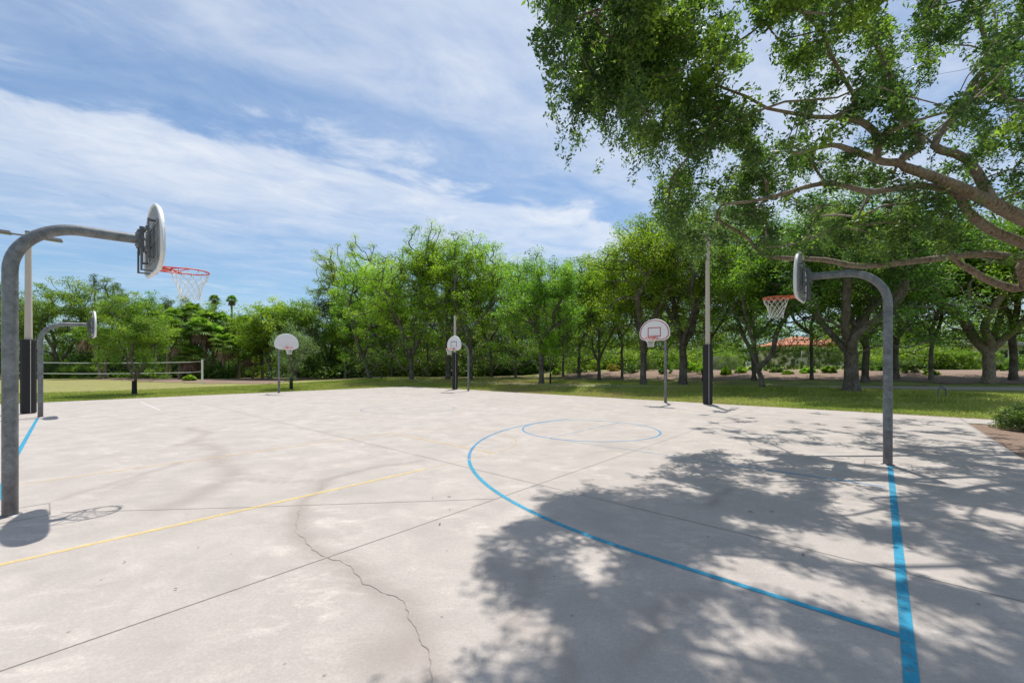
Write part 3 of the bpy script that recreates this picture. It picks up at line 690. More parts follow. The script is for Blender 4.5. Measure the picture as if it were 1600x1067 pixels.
# small wrapped trees
tree_px('young_tree', 210, 617, 455, 60, 'small feathery grey green tree with black wrapped trunk by the court edge', lm='leaf_mid', seed=51, tr=.085, low=.2, fork=.16, nclump=330, per=150, L=.095, crad=.42, wrap=True, group='young trees on the lawn')
tree_px('young_tree', 455, 609, 505, 38, 'young tree with black wrapped trunk beside the plain white fan board', lm='leaf_grey', seed=52, tr=.08, low=.22, fork=.3, nclump=110, per=110, L=.1, crad=.5, wrap=True, group='young trees on the lawn')
tree_px('young_tree', 515, 590.5, 520, 26, 'thin dark young tree with black wrapped trunk beside the path left of the tall row', lm='leaf_mid', seed=53, tr=.08, low=.3, fork=.3, nclump=60, per=90, L=.12, crad=.55, wrap=True, group='young trees on the lawn')
tree_px('young_tree', 860, 600, 518, 17, 'little bright green sapling with thin black trunk before the grey trunked tree', lm='leaf_bright', seed=54, tr=.05, low=.38, fork=.4, nclump=60, per=110, L=.085, crad=.32, wrap=True, group='young trees on the lawn')

# distant wood behind everything (one mass)
def wood(name, label, spans, seed, lm, L=.3, per=60):
    r = np.random.default_rng(seed); cents = []
    for (x0, x1, Y0, Y1, ytop, dens) in spans:
        for _ in range(dens):
            px = r.uniform(x0, x1); Y = r.uniform(Y0, Y1); x = (px - 800) / F_PX * Y; z = float(terrain(x, Y))
            Ht = CAM_H + (HOR - ytop) * Y / F_PX - z; n = 7; Ht *= r.uniform(.4, 1.1) + .22 * math.sin(px * .052 + seed) + .1 * math.sin(px * .13)
            for _ in range(n): cents.append([x + r.normal(0, 1.4), Y + r.normal(0, 1.0), z + Ht * r.random() ** .8 * (.85 + .15 * math.sin(px * .07))])
    q, tone = clump_leaves(np.array(cents), 1.25, per, L, r)
    o = link(name, np_mesh(name, q, 4, tone), M[lm]); tag(o, label, 'wood', kind='stuff')
wood('distant_wood', 'dense dark undergrowth and far trees behind the palms and the left lawn', [(-60, 560, 66, 72, 500, 330), (60, 560, 60, 66, 548, 200)], 1, 'leaf_dark')
wood('distant_wood', 'far green woodland seen between the trunks behind the path', [(540, 900, 58, 66, 440, 400), (560, 880, 52, 58, 540, 150)], 2, 'leaf_dark')
wood('distant_wood', 'far trees closing the view behind the mulch bed on the right', [(880, 1140, 62, 70, 440, 210), (1300, 1760, 60, 68, 470, 250), (1760, 2500, 40, 48, 420, 170), (1140, 1300, 74, 80, 480, 70), (900, 1120, 52, 58, 545, 90), (1380, 1500, 48, 54, 545, 90)], 3, 'leaf_mid')

def shrub(name, p, w_, d_, h_, label, lm='leaf_hedge', seed=0, L=.1, per=70, n=None, group=None, boxy=False, stem=True, cat='shrub', crad=None, rz=0):
    r = np.random.default_rng(seed + 900); root = empty(name, p, rz); n = n or int(40 * max(1, w_ * d_ * h_) ** .6)
    if boxy:
        c = r.uniform(-.5, .5, (n, 3)); k = r.integers(0, 5, n); c[k == 0, 2] = .5; c[k == 1, 1] = -.5; c[k == 2, 1] = .5; c[k==4,2]=.48
        c = c * [w_, d_, h_ * .92] + [0, 0, h_ / 2]; c[:, 2] += .06 * np.sin(c[:, 0] * 1.3) * h_
    else:
        c = unit(n, r) * r.random((n, 1)) ** .35 * .5; c[:, 2] = np.abs(c[:, 2]); c = c * [w_, d_, h_ * 1.8]; c[:, 2] += .04
    q, tone = clump_leaves(c, crad or max(.12, min(w_, h_, d_) * .16), per, L, r, .9)
    link('foliage', np_mesh('foliage', q, 4, tone), M[lm], root)
    if stem:
        mb = MB(); m = max(4, int(w_ / .8) + 3)
        for i in range(m):
            x = (i / (m - 1) - .5) * w_ * (.9 if boxy else .15); t_ = c[r.integers(0, n)]
            mb.tube([(x, 0, -.08), (x + r.normal(0, .04), 0, h_ * .3), (x * .6 + t_[0] * .4 if not boxy else x, t_[1] * .6, h_ * .65)], [.03, .022, .01], 5)
        mb.build('stem', M['bark'], root)
    tag(root, label, cat, group); return root
def shrub_px(name, px, by, w_px, h_px, label, **kw):
    p = T(px, by); s_ = F_PX / p.y; return shrub(name, p, w_px / s_, kw.pop('d', w_px / s_ * .7), h_px / s_, label, **kw)
shrub_px('clipped_hedge', 1240, 577, 170, 34, 'long clipped green hedge below the red tiled roof', boxy=True, d=1.6, n=560, L=.13, per=60, seed=1, cat='hedge')
shrub_px('clipped_hedge', 1505, 578, 110, 26, 'shaded clipped hedge behind the pale forked oak', boxy=True, d=1.6, n=300, L=.13, per=60, seed=2, cat='hedge', lm='leaf_mid')
shrub_px('arching_bush', 1128, 576, 70, 36, 'broad arching bush hanging over the pale slatted fence', seed=3, n=150, L=.13, lm='leaf_mid')
shrub('round_bush', (14.15, 11.1, -.02), 1.75, 1.6, .80, 'dark glossy green bush at the right edge of the court beside the sidewalk', lm='leaf_near', seed=4, n=170, L=.06, per=90, crad=.17)
sh = [(1428, 583, 46, 20, 'low spiky green bush with pale tips right of the right hoop post', 'leaf_hedge'), (1100, 584, 26, 18, 'bright rounded shrub just left of the padded pole on the mulch', 'leaf_bright'), (1134, 586, 16, 14, 'small bright shrub just right of the padded pole on the mulch', 'leaf_bright'),
      (1076, 582, 24, 22, 'bright leafy shrub behind the dark forked trunk', 'leaf_bright'), (1158, 583, 20, 9, 'low shrub under the arching bush', 'leaf_bright'), (985, 583, 30, 16, 'dark shrub behind the forked grey trunk', 'leaf_hedge'), (905, 583, 26, 10, 'low shrub left of the low forking tree', 'leaf_hedge'),
      (868, 582, 14, 12, 'small shrub behind the sapling', 'leaf_bright'), (958, 580, 22, 12, 'yellow orange flowering shrub behind the low forking tree', 'leaf_yellow'), (1215, 582, 22, 8, 'low shrub at the foot of the long hedge, nearest the spreading tree', 'leaf_hedge'), (1262, 583, 26, 7, 'flat shrub at the foot of the long hedge, nearest the massive oak', 'leaf_bright'),
      (1375, 580, 34, 18, 'leafy shrub behind the right hoop post', 'leaf_hedge'), (1565, 580, 34, 18, 'low shrub between the two far right trunks', 'leaf_hedge'), (1478, 577, 40, 22, 'dark fern like shrub left of the pale forked oak', 'leaf_dark'), (1040, 584, 22, 12, 'low green shrub between the two tall forked trunks', 'leaf_hedge'), (930, 580, 30, 20, 'leafy shrub right behind the low forking tree', 'leaf_mid'), (1295, 583, 24, 12, 'spiky low shrub left of the massive oak trunk', 'leaf_mid'), (1232, 585, 16, 6, 'tiny bright ground plant below the middle of the long hedge', 'leaf_bright'), (1455, 586, 22, 7, 'tiny ground plant right of the spiky bush', 'leaf_mid'), (1010, 579, 40, 26, 'tall dark shrub filling the back of the bed behind the bordered board', 'leaf_dark'), (1060, 578, 40, 28, 'tall shrub at the back of the bed behind the dark forked trunk', 'leaf_mid'), (890, 580, 50, 26, 'wide leafy shrub at the back of the bed behind the sapling', 'leaf_mid'), (1410, 579, 60, 26, 'wide dark shrub at the back of the bed right of the right hoop post', 'leaf_dark'), (1345, 579, 40, 24, 'dark leafy shrub behind the massive oak trunk', 'leaf_hedge'), (1590, 580, 40, 30, 'leafy shrub at the right edge of the view behind the dark trunk', 'leaf_mid'), (1185, 580, 30, 12, 'low leafy shrub between the spreading tree and its neighbour behind', 'leaf_hedge')]
for i, (px, by, wp, hp, lab, lm) in enumerate(sh): shrub_px('garden_shrub', px, by, wp, hp, lab, lm=lm, seed=20 + i, L=.13, n=40, per=60, group='shrubs on the mulch bed', stem=True)
sh = [(70, 591, 90, 34, 'dark shrub left of the leaning palm under the volleyball net', 'leaf_dark'), (130, 591, 90, 28, 'dark low shrub between the padded pole and the small grey green tree', 'leaf_mid'), (245, 591, 90, 32, 'low shrub behind the volleyball net right of the small grey green tree', 'leaf_mid'),
      (296, 595, 18, 9, 'yellow green shrub just left of the white volleyball post', 'leaf_bright'), (335, 592, 50, 24, 'shrub just right of the white volleyball post', 'leaf_hedge'), (385, 590, 60, 34, 'shrub behind the small white sign', 'leaf_hedge'), (418, 590, 60, 34, 'shrub left of the plain white fan board post', 'leaf_mid'),
      (480, 589, 80, 34, 'grey green shrub right of the wrapped young tree', 'leaf_grey'), (530, 588, 44, 22, 'low yellow green hedge shrub under the grey roofed house', 'leaf_bright'), (565, 588, 40, 18, 'low shrub at the end of the grey roofed house', 'leaf_hedge'), (620, 587, 46, 22, 'dark shrub between the low forking limbs and the path', 'leaf_dark'), (668, 587, 50, 26, 'dark broad leafy shrub left of the centre pole', 'leaf_hedge'),
      (790, 586, 60, 34, 'tall dark glossy shrub right of the far curved hoop post', 'leaf_dark'), (822, 585, 40, 30, 'tall dark glossy shrub left of the grey trunked tree', 'leaf_dark'), (750, 587, 40, 30, 'yellowish mottled shrub behind the far curved hoop post', 'leaf_yellow')]
for i, (px, by, wp, hp, lab, lm) in enumerate(sh): shrub_px('wood_edge_shrub', px, by, wp, hp, lab, lm=lm, seed=60 + i, L=.2, n=110, per=60, group='shrubs along the edge of the wood', stem=True)

# palms
def palm(name, p, H, label, seed=0, nf=34, fr=1.15, lean=(0, 0), skirt=True, group='fan palms in the left thicket'):
    r = np.random.default_rng(seed + 400); root = empty(name, p); mb = MB()
    pts = [(lean[0] * f_ ** 1.5, lean[1] * f_ ** 1.5, -.1 + (H - fr * .5) * f_) for f_ in np.linspace(0, 1, 8)]
    mb.tube(pts, [.2, .17, .15, .15, .14, .15, .16, .18], 10); mb.build('trunk', M['bark_palm'], root); top = np.array(pts[-1])
    def fronds(n, elev, mat_, nm):
        tri, tone = [], []
        for i in range(n):
            az = 2.4 * i + r.normal(0, .2); el = elev(i / max(1, n - 1)) + r.normal(0, .1); d = np.array([math.cos(az) * math.cos(el), math.sin(az) * math.cos(el), math.sin(el)])
            side = np.cross(d, [0, 0, 1]); side /= np.linalg.norm(side) + 1e-9; nr = np.cross(side, d)
            L1 = fr * r.uniform(.45, .6); hub = top + d * L1; pw = side * .02; t0 = r.normal(0, .15)
            tri.append([top - pw, top + pw, hub + pw, hub - pw]); tone.append(.6)
            nl = 13
            for k in range(nl):
                an = (k / (nl - 1) - .5) * 3.6; ld = d * math.cos(an) + side * math.sin(an); Lb = fr * .62 * (1 - .18 * abs(an) / 1.8) * r.uniform(.85, 1.1)
                m_ = hub + ld * Lb * .6; e = hub + ld * Lb + np.array([0, 0, -Lb * .32]); wv = np.cross(ld, nr); wv = wv / (np.linalg.norm(wv) + 1e-9) * Lb * .10
                tri.append([hub, m_ + wv, e, m_ - wv]); tone.append(np.clip(.5 + t0 + r.normal(0, .14), 0, 1))
        link(nm, np_mesh(nm, np.array(tri), 4, tone), M[mat_], root)
    fronds(nf, lambda f_: 1.35 - 1.75 * f_, 'leaf_palm', 'crown')
    if skirt: fronds(12, lambda f_: -.7 - .6 * f_, 'leaf_dead', 'dead_fronds')
    tag(root, label, 'palm', group); return root
pl = [(138, 54, 512, (-1.6, 0), 'leaning fan palm behind the far left hoop board'), (168, 56, 520, (.3, 0), 'fan palm just left of the small grey green tree'), (262, 55, 500, (0, 0), 'fan palm just right of the small grey green tree'), (283, 53, 520, (.2, 0), 'short fan palm left of the white volleyball post'),
      (312, 54, 503, (-1.2, 0), 'fan palm with leaning pale trunk above the white volleyball post'), (333, 56, 512, (.1, 0), 'fan palm second right of the white volleyball post'), (352, 54, 528, (.3, 0), 'short fan palm with hanging brown fronds left of the small white sign'), (371, 57, 505, (-.2, 0), 'fan palm above the small white sign'),
      (245, 58, 492, (0, 0), 'taller fan palm peeping behind the small grey green tree'), (300, 62, 480, (0, 0), 'tall fan palm behind the thicket at its middle'), (395, 56, 540, (0, 0), 'lowest fan palm just right of the small white sign'), (228, 58, 508, (0, 0), 'fan palm poking out behind the right edge of the small grey green tree'), (272, 60, 488, (.2, 0), 'tall fan palm left of the middle of the thicket'), (322, 60, 490, (0, 0), 'tall fan palm behind the leaning pale trunked palm'), (344, 61, 494, (-.3, 0), 'tall fan palm right of the middle of the thicket'), (382, 60, 500, (.2, 0), 'tall fan palm at the right end of the thicket'), (298, 53, 545, (0, 0), 'stubby fan palm just behind the white volleyball post'), (410, 57, 520, (0, 0), 'fan palm against the left flank of the round bright tree')]
for i, (px, Y, top, ln, lab) in enumerate(pl):
    x = (px - 800) / F_PX * Y; z = float(terrain(x, Y)); palm('fan_palm', (x - ln[0], Y, z), CAM_H + (HOR - top) * Y / F_PX - z, lab, i, 34, 1.9, ln)
for i, (px, top, lab) in enumerate([(362, 464, 'tall lone palm standing free against the sky left of the round bright tree'), (335, 463, 'tall palm head showing against the sky left of the lone palm'), (258, 478, 'palm head showing above the thicket farthest left of the tall palms')]):
    x = (px - 800) / F_PX * 76; palm('tall_palm', (x, 76, 0), CAM_H + (HOR - top) * 76 / F_PX, lab, 40 + i, 36, 1.0, (0, 0), True, 'tall palms above the thicket')

# the near oak that hangs over the court
def near_oak():
    r = np.random.default_rng(5); base = np.array([13.6, 8.7, -.03]); root = empty('overhanging_oak', base)
    def P(px, py, Y): return np.array([(px - 800) / F_PX * Y, Y, CAM_H + (HOR - py) * Y / F_PX])
    nodes = [base - [0, 0, .2], base + [0, 0, .5], base + [-.1, .05, 1.6], base + [-.2, .1, 2.5]]; par = [-1, 0, 1, 2]
    def limb(start, pts):
        j = start
        for p in pts: nodes.append(P(*p)); par.append(j); j = len(nodes) - 1
        return j
    lim = []
    a = len(nodes); limb(3, [(1690, 385, 8.8), (1600, 343, 8.7), (1551, 318, 8.6), (1503, 295, 8.5), (1454, 275, 8.4), (1405, 254, 8.3), (1371, 250, 8.2), (1332, 236, 8.0), (1298, 227, 7.8), (1240, 240, 7.6)])
    limb(a + 6, [(1372, 215, 8.1), (1345, 190, 8.0), (1310, 184, 7.9), (1268, 183, 7.7), (1200, 170, 7.2)]); limb(a + 12, [(1336, 158, 8.0), (1320, 125, 7.9), (1290, 60, 7.6), (1240, 0, 7.2)])
    limb(a + 5, [(1440, 225, 8.5), (1410, 185, 8.5), (1405, 155, 8.5), (1378, 88, 8.3), (1340, 20, 8.0), (1280, -60, 7.4)])
    b = len(nodes); limb(a + 2, [(1512, 250, 8.7), (1460, 228, 8.8), (1492, 182, 8.9), (1520, 130, 8.9), (1540, 100, 8.8), (1536, 50, 8.7), (1500, -30, 8.3), (1440, -120, 7.6)])
    c = len(nodes); limb(3, [(1680, 420, 9.1), (1600, 381, 9.1), (1551, 361, 9.0), (1512, 331, 8.9), (1493, 302, 8.8), (1430, 290, 8.6), (1360, 300, 8.5), (1290, 286, 8.4), (1200, 310, 8.2), (1130, 320, 8.1)])
    d = len(nodes); limb(2, [(1700, 440, 9.6), (1600, 406, 9.8), (1541, 397, 9.8), (1454, 405, 9.7), (1346, 416, 9.6), (1288, 406, 9.6), (1210, 402, 9.6), (1181, 388, 9.6), (1166, 370, 9.5), (1120, 340, 9.3)])
    limb(d + 1, [(1600, 450, 10.2), (1551, 441, 10.3), (1517, 422, 10.3), (1493, 406, 10.4), (1470, 370, 10.6), (1430, 345, 10.8)])
    e = len(nodes); limb(3, [(1790, 330, 8.4), (1760, 250, 8.2), (1730, 150, 8.0), (1700, 20, 7.6), (1600, -90, 7.0), (1460, -180, 6.5)])
    limb(e + 5, [(1300, -260, 6.0), (1150, -240, 5.6), (1000, -160, 5.6), (920, -60, 5.9)])
    limb(b + 7, [(1300, -100, 7.2), (1180, -70, 6.8), (1080, -30, 6.8), (990, 0, 6.9), (920, 20, 6.9)])
    nskel = len(nodes)
    # crown: leafy tufts are put where their shade reaches the photographed patches on the court
    shade = [(665, 1100), (700, 1000), (732, 940), (770, 890), (750, 838), (805, 828), (885, 778), (1000, 765), (985, 738), (1030, 712), (1190, 702), (1400, 735), (1560, 700), (2900, 740), (2900, 1500), (690, 1500)]
    shade2 = [(1030, 632), (1150, 636), (1500, 660), (1700, 720), (1700, 790), (1400, 705), (1200, 695), (1070, 668), (1120, 656)]
    okay = [(822, -900), (826, 30), (845, 85), (868, 165), (935, 172), (962, 140), (985, 180), (1012, 228), (1036, 236), (1062, 215), (1085, 250), (1035, 285), (1022, 335), (1060, 365), (1090, 395), (1160, 400), (1240, 385), (1350, 395), (1450, 400), (1700, 420), (2400, 420), (2400, -900)]
    def inside(P_, x, y):
        ins = False; j = len(P_) - 1
        for i in range(len(P_)):
            xi, yi = P_[i]; xj, yj = P_[j]
            if (yi > y) != (yj > y) and x < (xj - xi) * (y - yi) / (yj - yi) + xi: ins = not ins
            j = i
        return ins
    s_ = SUN; cents = []; tries = 0
    clear = [([1235, 1288, 1346, 1454, 1541, 1700], [405, 406, 416, 405, 397, 406], 17), ([1330, 1371, 1405, 1454, 1503, 1551, 1640], [236, 250, 254, 275, 295, 318, 360], 20), ([1493, 1512, 1551, 1640], [302, 331, 361, 395], 16)]
    holes = [(1460, 250, 30), (1400, 300, 22), (1330, 105, 26), (1480, 130, 28), (1270, 130, 18), (1230, 160, 20), (1420, 95, 22), (1560, 250, 22), (1540, 170, 18), (1180, 130, 14), (1150, 250, 14), (1250, 300, 16), (1110, 95, 14), (1510, 220, 20), (1350, 320, 16)]
    while len(cents) < 2300 and tries < 200000:
        tries += 1; mode = r.random()
        if mode < .42:                              # the part in view
            px, py = (r.uniform(822, 1720), r.uniform(-60, 420)) if r.random() < .9 else (r.uniform(822, 1120), r.uniform(-60, 240))
            lo = 6.0 + (px - 822) / 800 * 2.2; Y = r.uniform(lo, lo + 2.8) if py < 230 else r.uniform(8, 10.6)
            p = P(px, py, Y)
        else:                                       # straight up the sun's line from a shaded patch of the court
            if mode < .80: sx, sy = r.uniform(640, 2300), r.uniform(705, 1300) if mode > .6 else r.uniform(860, 1300)
            else: sx, sy = r.uniform(1030, 1750), r.uniform(632, 725)
            if not (inside(shade, sx, sy) or inside(shade2, sx, sy)): continue
            Yg = CAM_H * F_PX / (sy - HOR); hh = r.uniform(5.0, 8.8) if sy > 725 else r.uniform(4.6, 7.6)
            p = np.array([(sx - 800) / F_PX * Yg, Yg, 0]) + np.array(s_) * hh / s_.z
            if p[1] < 1.2 or p[1] < 5.6 and HOR - F_PX * (p[2] - CAM_H - .6) / p[1] > -90: continue
            px = 800 + F_PX * p[0] / p[1]; py = HOR - F_PX * (p[2] - CAM_H) / p[1]
        if p[2] < 3.9 or p[2] > 10.5 or p[0] > 17: continue
        if py > -60 and not inside(okay, px, py): continue
        if py > -80:
            if py > 425: continue
            if any(abs(py - np.interp(px, lx_, ly_)) < wl and px > lx_[0] and r.random() < .88 for lx_, ly_, wl in clear): continue
            vg = math.sin(px * .043 + 1.4 * math.sin(py * .031)) * math.sin(py * .052 + 1.2 * math.sin(px * .027 + 2))
            if px > 1080 and vg < -.12 and r.random() < .93: continue
            if px <= 1080 and vg < -.35 and r.random() < .9: continue
        if py > -400 and px < 835 and mode >= .42: continue
        if any(math.hypot(px - hx, py - hy) < hr and r.random() < .85 for hx, hy, hr in holes): continue
        g_ = p - np.array(s_) * (p[2] / s_.z); sy = HOR + CAM_H * F_PX / max(g_[1], .3); sx = 800 + F_PX * g_[0] / max(g_[1], .3)
        if g_[1] > .6 and not (inside(shade, sx, sy) or inside(shade2, sx, sy)):
            if sy > 700 or r.random() < .6: continue
        gx, gy = g_[0], g_[1]
        if math.sin(gx * 2.3 + 1.1 * math.sin(gy * 1.7)) * math.sin(gy * 2.6 + 1.3 * math.sin(gx * 1.9 + 1)) < -.10 and r.random() < .93: continue
        if math.sin(p[0] * 2.9 + p[2] * 1.5) * math.sin(p[1] * 2.7 + 2.3 * p[2]) < -.3 and r.random() < .8: continue
        cents.append(p)
    cents = np.array(cents)
    N, par2, tips = grow(nodes, par, cents, r, .07, .06, .03, .5)
    rad = radii(par2, len(N), tips, .0052, .3, 1.95)
    lim0 = np.zeros(len(N)); 
    # photographed limb thickness
    def setr(i0, n, r0, r1):
        for k in range(n): rad[i0 + k] = r0 + (r1 - r0) * k / max(1, n - 1)
    setr(0, 4, .40, .33); rad[0] = .6
    setr(a, 10, .145, .03); setr(a + 10, 5, .07, .025); setr(a + 15, 4, .04, .018); setr(a + 19, 6, .075, .022)
    setr(b, 8, .085, .025); setr(c, 10, .115, .026); setr(d, 10, .098, .026); setr(d + 10, 6, .10, .03); setr(e, 6, .15, .07); setr(e + 6, 4, .06, .025); setr(e + 10, 5, .045, .02)
    rad[nskel:] = np.minimum(rad[nskel:], .022)
    mb = MB(); N_ = N - base; skeleton_mesh(mb, N_, par2, rad, .0); mb.build('trunk', M['bark_near'], root)
    lx = cents[:, 0]; cr_ = np.where(r.random(len(cents)) < .6, .24, .34) 
    pxs = 800 + F_PX * cents[:, 0] / cents[:, 1]; pys = HOR - F_PX * (cents[:, 2] - CAM_H) / cents[:, 1]; ct = np.where((pxs > 1000) & (pxs < 1420) & (pys < 190 - (pxs - 1000) * .2), .24, np.where(pxs < 960, -.08, -.02)) + r.normal(0, .18, len(cents))  # upper middle tufts get a lighter tone: sunlit glow painted into leaf colour
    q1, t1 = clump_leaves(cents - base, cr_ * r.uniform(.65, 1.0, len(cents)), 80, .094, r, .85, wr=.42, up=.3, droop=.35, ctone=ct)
    # hanging sprays
    pxs = 800 + F_PX * cents[:, 0] / cents[:, 1]; hang = cents[(r.random(len(cents)) < np.where(pxs < 862, 0, np.where(pxs < 1120, .6, .25)))]; hs = []
    for h in hang:
        n = r.integers(4, 12 if h[0] / h[1] < .42 else 8); dx, dy = r.normal(0, .1, 2)
        for k in range(n): hs.append(h - base + [dx * k * .5 + r.normal(0, .04), dy * k * .5 + r.normal(0, .04), -.1 * k - .1])
    q2, t2 = clump_leaves(np.array(hs), .10, 14, .074, r, 1.2, wr=.4, up=.2, droop=.7)
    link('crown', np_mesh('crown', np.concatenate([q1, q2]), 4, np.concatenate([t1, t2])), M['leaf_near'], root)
    tag(root, 'big near oak reaching over the court from the right with long bare limbs', 'tree', GT)
near_oak()

# ------------------------------------------------------------------ hoops
def fan_outline(s_=1.0, n=22):
    P_ = [(-.40, 0), (.40, 0), (.60, .07), (.685, .19), (.685, .33)]
    P_ += [(.685 * math.cos(t), .33 + .60 * math.sin(t)) for t in np.linspace(0, math.pi, n)[1:-1]]
    P_ += [(-.685, .33), (-.685, .19), (-.60, .07)]
    cx, cz = 0, .42; return [(cx + (y - cx) * s_, cz + (z - cz) * s_) for y, z in P_]
def hoop(ab_, ang, label, front=None, rim='red_steel', second=False, dh=0.0):
    root = empty('basketball_hoop', W(*ab_), ang); tag(root, label, 'basketball hoop', 'basketball hoops around the court')
    R_, h0, ht = .60, 2.86 - dh, 3.46 - dh
    pts = [(0, 0, 0), (0, 0, 1.0), (0, 0, 2.0)] + [(R_ - R_ * math.cos(t), 0, h0 + R_ * math.sin(t)) for t in np.linspace(0, math.pi / 2 - .02, 16)] + [(.9, 0, ht + .01), (1.11, 0, ht + .02)]
    MB().tube(pts, .066, 24).build('post', M['galvanised'], root)
    x = 1.28; z0 = 3.035 - dh
    bd = MB().prism([(y, z0 + z) for y, z in fan_outline()], x - .012, x + .028)
    lip = MB()
    o = fan_outline(1.0); lip.tube([(x - .006, y, z0 + z) for y, z in o], .022, 6, closed=True)
    board = bd.build('backboard', M['board_white'], root); board.data.materials.append(M['board_back']); board.data.polygons[0].material_index = 1; lip.build('board_edge', M['board_white'], board)
    fb = MB()                                       # cast ribs on the back
    for y in (-.42, -.14, .14, .42): fb.box((x - .022, y, z0 + .40), (.02, .022, .52))
    for z in (.16, .40, .62): fb.box((x - .020, 0, z0 + z), (.016, .95, .022))
    fb.build('board_rib', M['board_back'], board)
    if front:
        bx = MB(); xx = x + .0305
        for (yc, zc, sy, sz) in ((0, .175, .60, .04), (0, .56, .60, .04), (-.28, .3675, .04, .345), (.28, .3675, .04, .345)):
            if front == 'black_paint' and (zc == .175): continue
            bx.box((xx, yc, z0 + zc), (.003, sy, sz))
        bx.build('target_square', M[front], board)
        if front == 'red_paint':
            bo = MB(); oo, oi = fan_outline(.965), fan_outline(.90); n = len(oo)
            bo.add([(xx, y, z0 + z) for y, z in oo] + [(xx, y, z0 + z) for y, z in oi], [(i, (i + 1) % n, (i + 1) % n + n, i + n) for i in range(n)]); bo.build('painted_border', M[front], board)
    br = MB(); q = x - .165; br.box((q, 0, ht + .02), (.02, .20, .22)); br.box((q + .03, -.09, ht + .01), (.05, .012, .34)); br.box((q + .03, .09, ht + .01), (.05, .012, .34))
    for y in (-.26, .26): br.box((x - .09, y, z0 + .42), (.016, .055, .54)); br.box((x - .05, y, z0 + .67), (.08, .045, .022)); br.box((x - .05, y, z0 + .17), (.08, .045, .022))
    br.box((x - .108, 0, z0 + .56), (.018, .56, .045)); br.box((x - .108, 0, z0 + .30), (.018, .56, .045))
    for y in (-.14, .14):
        br.box((x - .145, y, z0 + .15), (.02, .04, .30)); br.tube([(x - .145, y, z0 + .01), (x - .012, y, z0 + .01)], .010, 8); br.tube([(q + .01, y * .8, ht + .08), (x - .05, y * 1.6, z0 + .3)], .010, 8)
    for y in (-.07, .07):
        for z in (-.07, .09): br.tube([(q - .022, y, ht + .02 + z), (q + .02, y, ht + .02 + z)], .013, 6)
    br.build('bracket', M['dark_steel'], root)
    cap = MB(); cap.tube([(0, 0, .001), (0, 0, .012)], [.10, .085], 20); cap.build('base_collar', M['dark_steel'], root)
    if not rim: return
    zr = 3.13 - dh; rc = x + .028 + .38; rr = .2286; rm = MB()
    rm.tube([(rc + rr * math.cos(t), rr * math.sin(t), zr) for t in np.linspace(0, 2 * math.pi, 41)[:-1]], .010, 8, closed=True)
    if second: rm.tube([(rc + rr * math.cos(t), rr * math.sin(t), zr - .022) for t in np.linspace(0, 2 * math.pi, 41)[:-1]], .008, 8, closed=True)
    rm.box((x + .033, 0, zr - .03), (.01, .14, .13)); rm.box((x + .10, 0, zr - .012), (.14, .12, .02))
    for y in (-1, 1):
        rm.tube([(x + .035, y * .20, zr - .015), (x + .30, y * .235, zr - .008), (rc + .02, y * (rr + .005), zr)], .008, 6)
        rm.tube([(x + .035, -y * .22, zr - .02), (x + .30, y * .05, zr - .012), (rc - .05, y * (rr - .01), zr)], .007, 6)
    for k in range(12):
        a = 2 * math.pi * (k + .5) / 12; rm.tube([(rc + (rr - .004) * math.cos(a), (rr - .004) * math.sin(a), zr - .008), (rc + rr * math.cos(a), rr * math.sin(a), zr - .028)], .004, 4)
    rm.build('rim', M[rim], root)
    lv = [(.226, -.024), (.205, -.10), (.175, -.17), (.15, -.235), (.133, -.30), (.125, -.36), (.128, -.42)]; n = 12; nt = MB(); rr2 = random.Random(3)
    nd = [[(rc + r_ * math.cos(2 * math.pi * (k + .5 + .5 * (l % 2)) / n) + rr2.uniform(-.006, .006), r_ * math.sin(2 * math.pi * (k + .5 + .5 * (l % 2)) / n) + rr2.uniform(-.006, .006), zr + z_ + rr2.uniform(-.008, .008)) for k in range(n)] for l, (r_, z_) in enumerate(lv)]
    for l in range(len(lv) - 1):
        for k in range(n):
            k2 = (k - 1) % n if l % 2 == 0 else (k + 1) % n
            nt.tube([nd[l][k], nd[l + 1][k]], .0042, 4, False); nt.tube([nd[l][k], nd[l + 1][k2]], .0042, 4, False)
    nt.build('net', M['net_white'], root)
av = math.atan2(V[1], V[0]); au = math.atan2(U[1], U[0])
hoop(POSTS['A'], av, 'nearest basketball hoop on a thick grey curved post at the left edge', None, 'red_steel', False)
hoop(POSTS['B'], av, 'far left backboard on a curved grey post, its rim missing', None, None, dh=.27)
hoop(POSTS['C'], au + math.pi, 'basketball hoop with plain white fan board beside a wrapped young tree', None, 'red_steel', dh=.28)
hoop(POSTS['D'], av + math.pi, 'farthest basketball hoop with black square on its board before the centre padded pole', 'black_paint', 'orange_steel', dh=.26)
hoop(POSTS['E'], av + math.pi, 'basketball hoop with red bordered fan board and red square facing the court', 'red_paint', 'red_steel', dh=.15)
hoop(POSTS['F'], au, 'right basketball hoop under the oak with orange rim and worn net', None, 'orange_steel', True)

